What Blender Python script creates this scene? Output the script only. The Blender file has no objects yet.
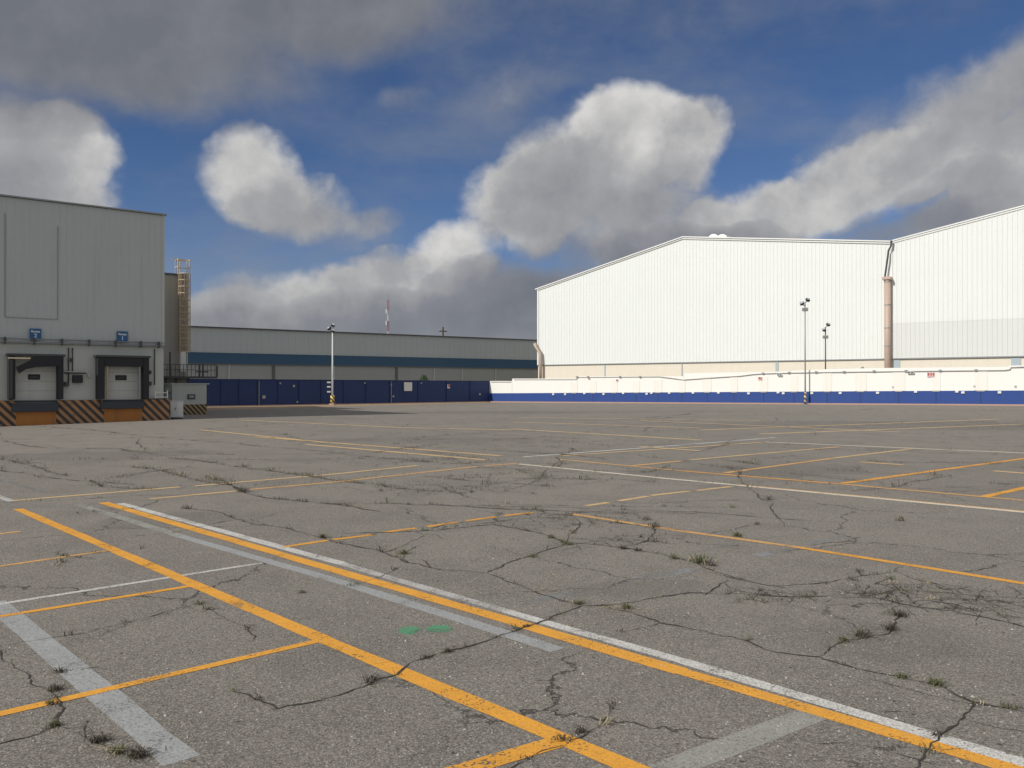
import bpy, math, random
from mathutils import Vector, Matrix
random.seed(7)
R = math.radians
scene = bpy.context.scene
C = scene.collection

# ------------------------------------------------------------------ camera
F = 840.0; CX = 512.0; CY = 384.0; CH = 1.7
PITCH = math.atan(3.0 / F)
cam_d = bpy.data.cameras.new("camera"); cam = bpy.data.objects.new("camera", cam_d); C.objects.link(cam)
cam_d.sensor_width = 36.0; cam_d.lens = 36.0 * F / 1024.0
cam_d.clip_start = 0.1; cam_d.clip_end = 4000
cam.location = (0, 0, CH); cam.rotation_euler = (R(90) + PITCH, 0, 0)
scene.camera = cam
scene.render.resolution_x = 1024; scene.render.resolution_y = 768

# ------------------------------------------------------------------ sun, exposure
EL = R(35.0)
S = Vector((-0.80 * math.cos(EL), -0.60 * math.cos(EL), math.sin(EL)))
sun_d = bpy.data.lights.new("sun", 'SUN'); sun = bpy.data.objects.new("sun", sun_d); C.objects.link(sun)
sun_d.energy = 3.6; sun_d.angle = R(0.5); sun_d.color = (1.0, 0.96, 0.895)
sun.location = (-30, -30, 60)
sun.rotation_euler = S.to_track_quat('Z', 'Y').to_euler()
vs = scene.view_settings
vs.view_transform = 'Standard'; vs.look = 'None'; vs.exposure = 0.0; vs.gamma = 1.0; vs.use_curve_mapping = False

# ------------------------------------------------------------------ node helper
class NT:
    def __init__(s, tree): s.t = tree; s.n = tree.nodes; s.l = tree.links
    def add(s, typ, **kw):
        nd = s.n.new(typ)
        for k, v in kw.items(): setattr(nd, k, v)
        return nd
    def put(s, nd, idx, v):
        if v is None: return
        if isinstance(v, bpy.types.NodeSocket): s.l.new(v, nd.inputs[idx])
        else: nd.inputs[idx].default_value = v
    def m(s, op, a, b=None, c=None, clamp=False):
        nd = s.add('ShaderNodeMath', operation=op, use_clamp=clamp)
        s.put(nd, 0, a); s.put(nd, 1, b); s.put(nd, 2, c)
        return nd.outputs[0]
    def vm(s, op, a, b=None):
        nd = s.add('ShaderNodeVectorMath', operation=op)
        s.put(nd, 0, a); s.put(nd, 1, b)
        return nd.outputs['Value'] if op in ('DOT_PRODUCT', 'LENGTH') else nd.outputs['Vector']
    def mix(s, f, a, b, blend='MIX'):
        nd = s.add('ShaderNodeMix', data_type='RGBA', blend_type=blend)
        s.put(nd, 0, f); s.put(nd, 6, a if isinstance(a, bpy.types.NodeSocket) else (*a[:3], 1)); s.put(nd, 7, b if isinstance(b, bpy.types.NodeSocket) else (*b[:3], 1))
        return nd.outputs[2]
    def ss(s, x, lo, hi):
        nd = s.add('ShaderNodeMapRange', interpolation_type='SMOOTHSTEP')
        s.put(nd, 0, x); s.put(nd, 1, lo); s.put(nd, 2, hi)
        return nd.outputs[0]
    def noise(s, vec, scale, detail=4, rough=0.55, dist=0.0, col=False):
        nd = s.add('ShaderNodeTexNoise'); s.put(nd, 'Vector', vec)
        nd.inputs['Scale'].default_value = scale; nd.inputs['Detail'].default_value = detail
        nd.inputs['Roughness'].default_value = rough; nd.inputs['Distortion'].default_value = dist
        return nd.outputs['Color'] if col else nd.outputs[0]
    def mapping(s, vec, loc=(0,0,0), rot=(0,0,0), sc=(1,1,1), typ='POINT'):
        nd = s.add('ShaderNodeMapping', vector_type=typ); s.put(nd, 0, vec)
        nd.inputs['Location'].default_value = loc; nd.inputs['Rotation'].default_value = rot; nd.inputs['Scale'].default_value = sc
        return nd.outputs[0]

# ------------------------------------------------------------------ world: Nishita sky + procedural clouds
world = bpy.data.worlds.new("World"); scene.world = world; world.use_nodes = True
wt = NT(world.node_tree)
for nd in list(wt.n): wt.n.remove(nd)
SKY_STRENGTH = 0.085
sky = wt.add('ShaderNodeTexSky', sky_type='NISHITA')
sky.sun_disc = False; sky.sun_elevation = EL; sky.sun_rotation = math.atan2(S.x, S.y) % (2 * math.pi)
sky.altitude = 2200; sky.air_density = 1.0; sky.dust_density = 0.6; sky.ozone_density = 2.2
tc = wt.add('ShaderNodeTexCoord'); d = wt.vm('NORMALIZE', tc.outputs['Generated'])
sep = wt.add('ShaderNodeSeparateXYZ'); wt.put(sep, 0, d)
az = wt.m('ARCTAN2', sep.outputs[0], sep.outputs[1]); el = wt.m('ARCSINE', sep.outputs[2])
cmb = wt.add('ShaderNodeCombineXYZ'); wt.put(cmb, 0, az); wt.put(cmb, 1, el)
uv = cmb.outputs[0]
wn = wt.noise(d, 5.0, 5, 0.6, col=True)
wv = wt.vm('SUBTRACT', wn, (0.5, 0.5, 0.5))
sc_ = wt.add('ShaderNodeVectorMath', operation='SCALE'); wt.put(sc_, 0, wv); sc_.inputs['Scale'].default_value = 0.085
uvw = wt.vm('ADD', uv, sc_.outputs[0])
def azel(px, py):
    a = math.atan((px - CX) / F); e = math.atan((387 - py) / math.hypot(F, px - CX)); return a, e
# photo-independent sky map: azimuth/elevation of each cloud bank, radii in px of a 840 px focal length, tilt, weight, brightness
BLOBS = [
 (120,-50,330,140,0,1.5,.16),(330,-30,190,95,-6,1.1,.26),(-60,30,190,90,0,1.0,.20),(170,60,130,60,-14,.7,.30),
 (18,170,90,70,0,.9,.80),(62,142,48,44,0,.7,.95),(10,215,120,50,0,.5,.55),
 (254,178,62,50,-25,.95,.84),(296,210,70,36,0,.6,.72),(330,235,90,30,0,.30,.45),(375,228,36,16,0,.40,.5),
 (402,108,50,22,10,.45,.48),(522,92,72,42,20,.40,.42),(500,10,150,40,0,.34,.30),(680,10,150,50,0,.26,.32),
 (635,134,76,54,4,1.15,1.0),(598,122,44,30,0,.5,1.0),(545,188,80,62,40,.9,.88),(694,135,38,46,0,.8,.80),(610,200,130,64,0,1.0,.56),(505,205,60,44,0,.6,.78),
 (520,305,120,56,0,1.1,.36),(590,285,150,56,0,1.1,.26),(455,262,60,40,20,.9,.95),(380,285,80,36,0,.8,.78),(290,288,90,34,0,.8,.74),(225,306,70,28,0,.7,.70),
 (380,345,300,58,0,1.1,.34),(330,318,200,34,0,.6,.52),(180,335,120,30,0,.7,.6),
 (745,205,68,32,5,.9,.88),(850,190,120,44,14,.8,.92),(930,165,70,34,10,.5,.90),(940,128,210,56,24,.50,.66),(1050,85,150,60,24,.48,.60),(940,226,130,20,6,.6,.42),
 (1012,180,56,44,0,1.2,1.05),(1090,165,90,60,0,.9,.95),(700,245,110,36,0,1.0,.28),(960,205,60,30,0,.8,.5),
 (1250,120,220,80,10,.9,.6),(-330,150,260,110,0,.9,.6),(1100,250,300,50,0,1.0,.35),(-200,300,300,60,0,1.0,.4),
]
Dn = 0.0; Bn = 0.0
for (bx, by, rx, ry, rot, w, br) in BLOBS:
    a, e = azel(bx, by)
    k = 0.93 / F
    mv = wt.mapping(uvw, (a, e, 0), (0, 0, R(rot)), (rx * k, ry * k, 1), 'TEXTURE')
    q = wt.vm('DOT_PRODUCT', mv, mv)
    f = wt.m('MULTIPLY_ADD', q, -1.0, 1.0, clamp=True)
    Dn = wt.m('MULTIPLY_ADD', f, w, Dn); Bn = wt.m('MULTIPLY_ADD', f, w * br, Bn)
# added cumulus outside the sky mapped above, dense and bright to lift ambient light
aa = wt.m('ABSOLUTE', az); outm = wt.m('MAXIMUM', wt.ss(aa, 0.85, 1.2), wt.ss(el, 0.62, 0.85))
gn = wt.ss(wt.noise(wt.mapping(d, sc=(1, 1, 1.8)), 1.7, 4, 0.55), 0.38, 0.54)
go = wt.m('MULTIPLY', gn, outm)
Dn = wt.m('MULTIPLY_ADD', go, 0.9, Dn); Bn = wt.m('MULTIPLY_ADD', go, 0.80, Bn)
Bavg = wt.m('DIVIDE', Bn, wt.m('MAXIMUM', Dn, 0.02))
n1 = wt.noise(d, 8.0, 9, 0.56); n1b = wt.noise(wt.vm('ADD', d, (-0.022, 0.0, 0.020)), 8.0, 9, 0.56)
n2 = wt.noise(d, 30.0, 5, 0.6)
dens = wt.m('ADD', Dn, wt.m('MULTIPLY', wt.m('SUBTRACT', n1, 0.5), 1.05))
dens = wt.m('ADD', dens, wt.m('MULTIPLY', wt.m('SUBTRACT', n2, 0.5), 0.50))
soft_ = wt.m('MULTIPLY_ADD', wt.ss(Bavg, 0.25, 0.75), 0.55, 0.45)
alpha = wt.ss(wt.m('MULTIPLY', wt.m('SUBTRACT', dens, 0.08), soft_), -0.02, 0.66)
rel = wt.m('ADD', wt.m('SUBTRACT', n1, n1b), wt.m('MULTIPLY', wt.m('SUBTRACT', n2, 0.5), 0.22))
b1 = wt.m('MULTIPLY_ADD', rel, 0.95, Bavg)
thick = wt.ss(dens, 0.5, 1.9)
b2 = wt.m('MULTIPLY_ADD', thick, -0.16, b1, clamp=True)
ramp = wt.add('ShaderNodeValToRGB'); wt.put(ramp, 0, b2)
cr = ramp.color_ramp
cr.elements[0].position = 0.0; cr.elements[0].color = (0.165, 0.175, 0.203, 1)
cr.elements[1].position = 1.0; cr.elements[1].color = (0.68, 0.67, 0.65, 1)
e_ = cr.elements.new(0.35); e_.color = (0.235, 0.242, 0.265, 1)
e_ = cr.elements.new(0.7); e_.color = (0.39, 0.39, 0.395, 1)
ccol = wt.vm('MULTIPLY', ramp.outputs[0], (1 / SKY_STRENGTH,) * 3)
skyc = wt.vm('MULTIPLY', sky.outputs[0], (0.54, 0.66, 0.84))
veil = wt.m('MULTIPLY', wt.ss(wt.noise(wt.mapping(d, sc=(1, 1, 2.2)), 2.6, 6, 0.6), 0.42, 0.72), 0.42)
low = wt.m('SUBTRACT', 1.0, wt.ss(el, 0.02, 0.30))
veil = wt.m('MULTIPLY_ADD', low, 0.12, veil)
skyc = wt.mix(veil, skyc, tuple(x / SKY_STRENGTH for x in (0.26, 0.275, 0.31)))
fin = wt.mix(wt.m('MULTIPLY', alpha, 0.96), skyc, ccol)
bg = wt.add('ShaderNodeBackground'); wt.put(bg, 0, fin); bg.inputs[1].default_value = SKY_STRENGTH
wo = wt.add('ShaderNodeOutputWorld'); wt.l.new(bg.outputs[0], wo.inputs[0])

# ------------------------------------------------------------------ geometry helpers
def ray(px, py):
    x = (px - CX) / F; u = (CY - py) / F
    return Vector((x, math.cos(PITCH) - u * math.sin(PITCH), math.sin(PITCH) + u * math.cos(PITCH)))
def sstep(a, b, x):
    t = min(1, max(0, (x - a) / (b - a))); return t * t * (3 - 2 * t)
def gz(x, y):
    s = x + 2.0
    soft = 0.5 * (s + math.sqrt(s * s + 9.0))
    l = -17.0 - x; dl = 0.5 * (l + math.sqrt(l * l + 1.0))
    return 0.0068 * min(soft, 60) * sstep(22, 70, y) - 0.024 * min(dl, 12) * sstep(20, 36, y) * (1 - sstep(44, 60, y))
def gpt(px, py):
    r = ray(px, py); z = 0.0
    for _ in range(12):
        t = (z - CH) / r.z; x, y = r.x * t, r.y * t; z = gz(x, y)
    return Vector((x, y, z))
def at(px, py, Y):
    r = ray(px, py); t = Y / r.y; return Vector((r.x * t, Y, CH + r.z * t))

class Frame:      # a vertical facade: local x along it, local -y out of it
    def __init__(s, o, p):
        s.o = Vector((o[0], o[1], 0)); dd = Vector((p[0] - o[0], p[1] - o[1], 0)); s.len = dd.length
        s.d = dd.normalized(); s.ang = math.atan2(s.d.y, s.d.x); s.n = Vector((-s.d.y, s.d.x, 0))
    def uz(s, px, py, off=0.0):
        r = ray(px, py); A = s.o + s.n * off
        # t*r.xy = A + u*d
        det = r.x * (-s.d.y) + r.y * s.d.x
        t = (A.x * (-s.d.y) + A.y * s.d.x) / det
        P = Vector((r.x * t, r.y * t, 0)) - A
        return P.dot(s.d), CH + r.z * t
    def u(s, px, off=0.0): return s.uz(px, 384, off)[0]
    def world(s, u, off=0.0): return s.o + s.d * u + s.n * off

class MB:
    def __init__(s): s.v = []; s.f = []
    def quad(s, a, b, c, d_):
        i = len(s.v); s.v += [tuple(a), tuple(b), tuple(c), tuple(d_)]; s.f.append((i, i + 1, i + 2, i + 3)); return s
    def box(s, x0, x1, y0, y1, z0, z1):
        i = len(s.v)
        s.v += [(x0,y0,z0),(x1,y0,z0),(x1,y1,z0),(x0,y1,z0),(x0,y0,z1),(x1,y0,z1),(x1,y1,z1),(x0,y1,z1)]
        for q in ((0,3,2,1),(4,5,6,7),(0,1,5,4),(1,2,6,5),(2,3,7,6),(3,0,4,7)): s.f.append(tuple(i + k for k in q))
        return s
    def prism(s, poly, y0, y1):      # polygon in local x,z extruded along y
        i = len(s.v); n = len(poly)
        s.v += [(x, y0, z) for x, z in poly] + [(x, y1, z) for x, z in poly]
        s.f.append(tuple(range(i, i + n))); s.f.append(tuple(range(i + 2 * n - 1, i + n - 1, -1)))
        for k in range(n):
            k2 = (k + 1) % n; s.f.append((i + k, i + n + k, i + n + k2, i + k2))
        return s
    def tube(s, pts, r, n=8, r2=None, cap=True):
        pts = [Vector(p) for p in pts]; rings = []
        for j, p in enumerate(pts):
            a = pts[max(j - 1, 0)]; b = pts[min(j + 1, len(pts) - 1)]
            t = (b - a).normalized(); up = Vector((0, 0, 1)) if abs(t.z) < 0.9 else Vector((1, 0, 0))
            x = t.cross(up).normalized(); y = t.cross(x)
            rr = r if r2 is None else r + (r2 - r) * j / (len(pts) - 1)
            base = len(s.v); rings.append(base)
            for k in range(n):
                an = 2 * math.pi * k / n; s.v.append(tuple(p + x * (rr * math.cos(an)) + y * (rr * math.sin(an))))
        for j in range(len(rings) - 1):
            for k in range(n):
                k2 = (k + 1) % n; s.f.append((rings[j] + k, rings[j] + k2, rings[j + 1] + k2, rings[j + 1] + k))
        if cap:
            s.f.append(tuple(rings[0] + k for k in range(n - 1, -1, -1))); s.f.append(tuple(rings[-1] + k for k in range(n)))
        return s
    def build(s, name, mat, parent=None, smooth=False, bevel=0.0):
        me = bpy.data.meshes.new(name); me.from_pydata(s.v, [], s.f); me.update()
        me.materials.append(mat)
        if smooth: me.polygons.foreach_set('use_smooth', [True] * len(me.polygons))
        o = bpy.data.objects.new(name, me); C.objects.link(o)
        if parent: o.parent = parent
        if bevel:
            bv = o.modifiers.new('bevel', 'BEVEL'); bv.width = bevel; bv.segments = 2; bv.limit_method = 'ANGLE'
        return o
def thing(name, label, cat, loc=(0, 0, 0), rz=0.0, group=None):
    o = bpy.data.objects.new(name, None); C.objects.link(o); o.location = loc; o.rotation_euler = (0, 0, rz)
    o.empty_display_size = 0.3
    return tag(o, label, cat, group)
def tag(o, label, cat, group=None):
    o['label'] = label; o['category'] = cat
    if group: o['group'] = group
    return o
def kind(o, k): o['kind'] = k; return o

# ------------------------------------------------------------------ materials
def mat_base(name):
    m = bpy.data.materials.new(name); m.use_nodes = True; t = NT(m.node_tree)
    b = t.n['Principled BSDF']; tcn = t.add('ShaderNodeTexCoord'); return m, t, b, tcn.outputs['Object']
def painted(name, col, rough=0.6, var=0.10, scale=3.0, streak=0.0, metal=0.0, dirt=(0.12, 0.10, 0.08), bump=0.0):
    m, t, b, oc = mat_base(name)
    n = t.noise(oc, scale, 6, 0.6); f = t.m('MULTIPLY', t.m('SUBTRACT', n, 0.5), var * 3)
    dark = tuple(c * (1 - 0.5) for c in col); c = t.mix(t.m('ADD', f, 0.12, clamp=True), col, dark)
    if streak:
        sn = t.noise(t.mapping(oc, sc=(5.0, 5.0, 0.22)), 1.0, 5, 0.6)
        c = t.mix(t.m('MULTIPLY', t.ss(sn, 0.50, 0.78), streak), c, dirt)
    t.put(b, 'Base Color', c); b.inputs['Roughness'].default_value = rough; b.inputs['Metallic'].default_value = metal
    if bump:
        bn = t.add('ShaderNodeBump'); bn.inputs['Strength'].default_value = bump; bn.inputs['Distance'].default_value = 0.02
        t.put(bn, 'Height', t.noise(oc, 25, 5, 0.6)); t.l.new(bn.outputs[0], b.inputs['Normal'])
    return m
def block_mat(name, c1, c2, rough=0.85):
    m, t, b, oc = mat_base(name)
    cs = t.add('ShaderNodeSeparateXYZ'); t.put(cs, 0, oc); cc = t.add('ShaderNodeCombineXYZ')
    t.put(cc, 0, t.m('ADD', cs.outputs[0], cs.outputs[1])); t.put(cc, 1, cs.outputs[2])
    br = t.add('ShaderNodeTexBrick'); t.put(br, 'Vector', cc.outputs[0])
    br.inputs['Color1'].default_value = (*c1, 1); br.inputs['Color2'].default_value = (*c2, 1)
    br.inputs['Mortar'].default_value = (*[x * 0.92 for x in c1], 1); br.inputs['Scale'].default_value = 1.0
    br.inputs['Mortar Size'].default_value = 0.012; br.inputs['Brick Width'].default_value = 0.42; br.inputs['Row Height'].default_value = 0.21
    sn = t.noise(t.mapping(oc, sc=(2.0, 2.0, 0.35)), 1.0, 5, 0.6)
    c = t.mix(t.m('MULTIPLY', t.ss(sn, 0.45, 0.8), 0.25), br.outputs[0], tuple(x * 0.8 for x in c1))
    t.put(b, 'Base Color', c); b.inputs['Roughness'].default_value = rough
    return m
def stripes_mat(name, c1, c2, period, ratio=0.5, slope=1.0, wear=0.35):
    m, t, b, oc = mat_base(name)
    s = t.add('ShaderNodeSeparateXYZ'); t.put(s, 0, oc)
    hx = t.m('ADD', s.outputs[0], s.outputs[1])
    q = t.m('MULTIPLY_ADD', s.outputs[2], slope, hx)
    fr = t.m('FRACT', t.m('DIVIDE', t.m('ADD', q, 200.0), period))
    mk = t.m('GREATER_THAN', fr, ratio)
    c = t.mix(mk, c1, c2)
    n = t.ss(t.noise(oc, 4.0, 7, 0.7), 0.48, 0.75)
    c = t.mix(t.m('MULTIPLY', n, wear), c, (0.10, 0.085, 0.075))
    t.put(b, 'Base Color', c); b.inputs['Roughness'].default_value = 0.75
    return m

M = {}
M['clad_white'] = painted('white_metal_cladding', (0.79, 0.815, 0.785), 0.55, 0.04, 0.3, 0.22, dirt=(0.66, 0.66, 0.61))
M['clad_white_low'] = painted('weathered_white_cladding', (0.71, 0.725, 0.70), 0.6, 0.04, 0.3, 0.10, dirt=(0.5, 0.48, 0.44))
M['trim_white'] = painted('white_trim', (0.82, 0.82, 0.79), 0.5, 0.03)
M['trim_dark'] = painted('dark_trim', (0.10, 0.105, 0.11), 0.5, 0.06)
M['roof_metal'] = painted('roof_metal', (0.55, 0.56, 0.55), 0.5, 0.05, metal=0.2)
M['tan_block'] = block_mat('tan_block_wall', (0.74, 0.68, 0.57), (0.755, 0.695, 0.585))
M['col_blue'] = painted('pale_blue_column', (0.42, 0.50, 0.54), 0.7, 0.1)
M['grey_clad'] = painted('grey_metal_cladding', (0.485, 0.522, 0.515), 0.55, 0.06, 0.5, 0.30, dirt=(0.33, 0.34, 0.32))
M['grey_lower'] = painted('pale_rendered_wall', (0.53, 0.55, 0.515), 0.8, 0.07, 0.8, 0.30, dirt=(0.36, 0.34, 0.29), bump=0.1)
M['far_clad'] = painted('far_grey_cladding', (0.44, 0.475, 0.47), 0.6, 0.04, 0.2, 0.12, dirt=(0.36, 0.38, 0.37))
M['teal'] = painted('teal_band', (0.022, 0.078, 0.150), 0.55, 0.08, 0.4, 0.2, dirt=(0.05, 0.08, 0.10))
M['far_low'] = painted('far_lower_wall', (0.335, 0.345, 0.335), 0.85, 0.08, 0.5, 0.3, dirt=(0.25, 0.23, 0.20))
M['annex'] = painted('taupe_wall', (0.40, 0.385, 0.335), 0.8, 0.05, 0.8, 0.2, dirt=(0.2, 0.19, 0.17))
M['black_pad'] = painted('black_rubber', (0.022, 0.023, 0.028), 0.75, 0.2, 6)
M['leveller'] = painted('dark_steel_plate', (0.035, 0.045, 0.06), 0.6, 0.2, 4)
M['door_white'] = painted('dock_door_paint', (0.56, 0.57, 0.54), 0.5, 0.06, 1.2, 0.25, dirt=(0.27, 0.26, 0.24))
M['door_win'] = painted('dark_window', (0.03, 0.032, 0.035), 0.25, 0.1)
M['orange_dock'] = painted('orange_dock_paint', (0.42, 0.17, 0.04), 0.75, 0.2, 2.5, 0.5, dirt=(0.13, 0.08, 0.05), bump=0.2)
M['hazard'] = stripes_mat('hazard_stripes', (0.05, 0.042, 0.04), (0.40, 0.215, 0.10), 0.40, 0.50, 0.95, 0.75)
M['hazard_small'] = stripes_mat('hazard_stripes_small', (0.035, 0.033, 0.03), (0.36, 0.25, 0.12), 0.30, 0.5, 0.9, 0.4)
M['hazard_pole'] = stripes_mat('hazard_stripes_pole', (0.05, 0.05, 0.045), (0.75, 0.58, 0.16), 0.42, 0.5, 1.1, 0.2)
M['dark_metal'] = painted('dark_painted_steel', (0.06, 0.062, 0.065), 0.5, 0.15, 4)
M['grey_metal'] = painted('grey_steel', (0.30, 0.31, 0.31), 0.45, 0.15, 4, metal=0.3)
M['white_metal'] = painted('white_painted_steel', (0.70, 0.71, 0.70), 0.45, 0.08, 2, 0.12)
M['cream_metal'] = painted('cream_painted_steel', (0.72, 0.60, 0.42), 0.5, 0.1, 3)
M['cage_metal'] = painted('ochre_painted_steel', (0.40, 0.30, 0.20), 0.6, 0.15, 3)
M['sign_blue'] = painted('blue_sign', (0.015, 0.10, 0.26), 0.4, 0.05)
M['sign_text'] = painted('white_lettering', (0.62, 0.68, 0.74), 0.5, 0.02)
M['sign_white'] = painted('white_sign', (0.75, 0.75, 0.72), 0.5, 0.05)
M['sign_red'] = painted('red_sign_paint', (0.50, 0.09, 0.08), 0.5, 0.05)
M['blue_wall'] = painted('navy_wall_paint', (0.010, 0.033, 0.135), 0.65, 0.12, 0.8, 0.3, dirt=(0.04, 0.05, 0.10))
M['blue_band'] = painted('royal_blue_wall_paint', (0.014, 0.056, 0.25), 0.6, 0.10, 1.0, 0.3, dirt=(0.05, 0.08, 0.18))
M['white_wall'] = painted('white_wall_paint', (0.88, 0.87, 0.82), 0.75, 0.03, 0.7, 0.10, dirt=(0.66, 0.58, 0.48))
M['pier'] = painted('stained_pier_paint', (0.87, 0.845, 0.78), 0.8, 0.04, 1.5, 0.5, dirt=(0.80, 0.66, 0.54))
M['kerb'] = painted('faded_pink_kerb', (0.46, 0.30, 0.23), 0.85, 0.2, 1.5, bump=0.2)
M['soil'] = painted('brown_dirt', (0.34, 0.24, 0.15), 0.95, 0.3, 1.2, bump=0.4)
M['downpipe'] = painted('pinkish_brown_pipe', (0.52, 0.39, 0.32), 0.5, 0.08, 1.5, 0.2, dirt=(0.3, 0.2, 0.16))
M['conduit'] = painted('pale_grey_conduit', (0.45, 0.44, 0.42), 0.5, 0.1)
M['red_paint'] = painted('red_mast_paint', (0.45, 0.06, 0.05), 0.5, 0.1)
M['lens'] = painted('lamp_glass', (0.42, 0.44, 0.45), 0.15, 0.05)
M['leaf'] = painted('shrub_leaf', (0.055, 0.11, 0.035), 0.6, 0.3, 8)
M['bark'] = painted('bark', (0.09, 0.07, 0.05), 0.9, 0.3, 8)
M['weed_green'] = painted('weed_green', (0.105, 0.110, 0.045), 0.7, 0.35, 30)
M['weed_dark'] = painted('weed_dark', (0.085, 0.068, 0.046), 0.8, 0.35, 30)
M['weed_straw'] = painted('weed_straw', (0.36, 0.30, 0.19), 0.8, 0.2, 30)
M['crack'] = painted('crack_dirt', (0.045, 0.038, 0.030), 1.0, 0.3, 12)
M['stone'] = painted('pebble', (0.42, 0.40, 0.37), 0.8, 0.15, 10)

def paint_mat(name, col, wear=0.45, fine=0.5, tint=(0.15, 0.14, 0.13), grit=0.55):
    m, t, b, oc = mat_base(name)
    n1 = t.noise(oc, 2.2, 5, 0.6); n2 = t.noise(oc, 55, 4, 0.7); n3 = t.noise(oc, 11, 5, 0.65)
    c = t.mix(t.m('MULTIPLY', t.ss(n3, 0.35, 0.75), 0.45), col, tuple(x * 0.62 for x in col))
    c = t.mix(t.m('MULTIPLY', t.ss(n2, 0.48, 0.66), 0.50), c, tint)
    v0 = t.add('ShaderNodeTexVoronoi'); t.put(v0, 'Vector', oc); v0.inputs['Scale'].default_value = 110
    s0 = t.add('ShaderNodeSeparateColor'); t.put(s0, 0, v0.outputs['Color'])
    c = t.mix(t.m('MULTIPLY', t.ss(s0.outputs[0], 0.5, 1.0), grit), c, tint)
    t.put(b, 'Base Color', c); b.inputs['Roughness'].default_value = 0.7
    h = t.m('MULTIPLY_ADD', n2, fine, t.m('MULTIPLY_ADD', n1, 0.55, t.m('MULTIPLY', n3, 0.45)))
    mid = 0.5 * fine + 0.5
    a = t.ss(h, mid - 0.25 + wear * 0.34, mid - 0.13 + wear * 0.34)
    tr = t.add('ShaderNodeBsdfTransparent'); mx = t.add('ShaderNodeMixShader')
    t.put(mx, 0, a); t.l.new(tr.outputs[0], mx.inputs[1]); t.l.new(b.outputs[0], mx.inputs[2])
    t.l.new(mx.outputs[0], t.n['Material Output'].inputs[0])
    return m
M['p_orange'] = paint_mat('orange_road_paint', (0.84, 0.39, 0.04), 0.17, 1.0, (0.40, 0.20, 0.05), 0.3)
M['p_orange_worn'] = paint_mat('worn_orange_road_paint', (0.78, 0.42, 0.12), 0.16, 0.8)
M['p_orange_faint'] = paint_mat('faint_yellow_road_paint', (0.78, 0.52, 0.22), 0.18, 0.7)
M['p_white'] = paint_mat('white_road_paint', (0.70, 0.68, 0.63), 0.28, 0.9)
M['p_cream'] = paint_mat('cream_road_paint', (0.84, 0.75, 0.58), 0.18)
M['p_grey'] = paint_mat('grey_blackout_paint', (0.385, 0.395, 0.385), 0.14, 0.9)
M['p_greyblue'] = paint_mat('faded_bluish_paint', (0.30, 0.315, 0.31), 0.60, 0.9)
M['p_greyyel'] = paint_mat('yellowed_grey_paint', (0.35, 0.345, 0.30), 0.26, 0.9)
M['p_white_worn'] = paint_mat('worn_white_road_paint', (0.58, 0.56, 0.52), 0.34, 0.9)
M['p_green'] = paint_mat('green_spray_paint', (0.08, 0.32, 0.15), 0.42)

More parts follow.
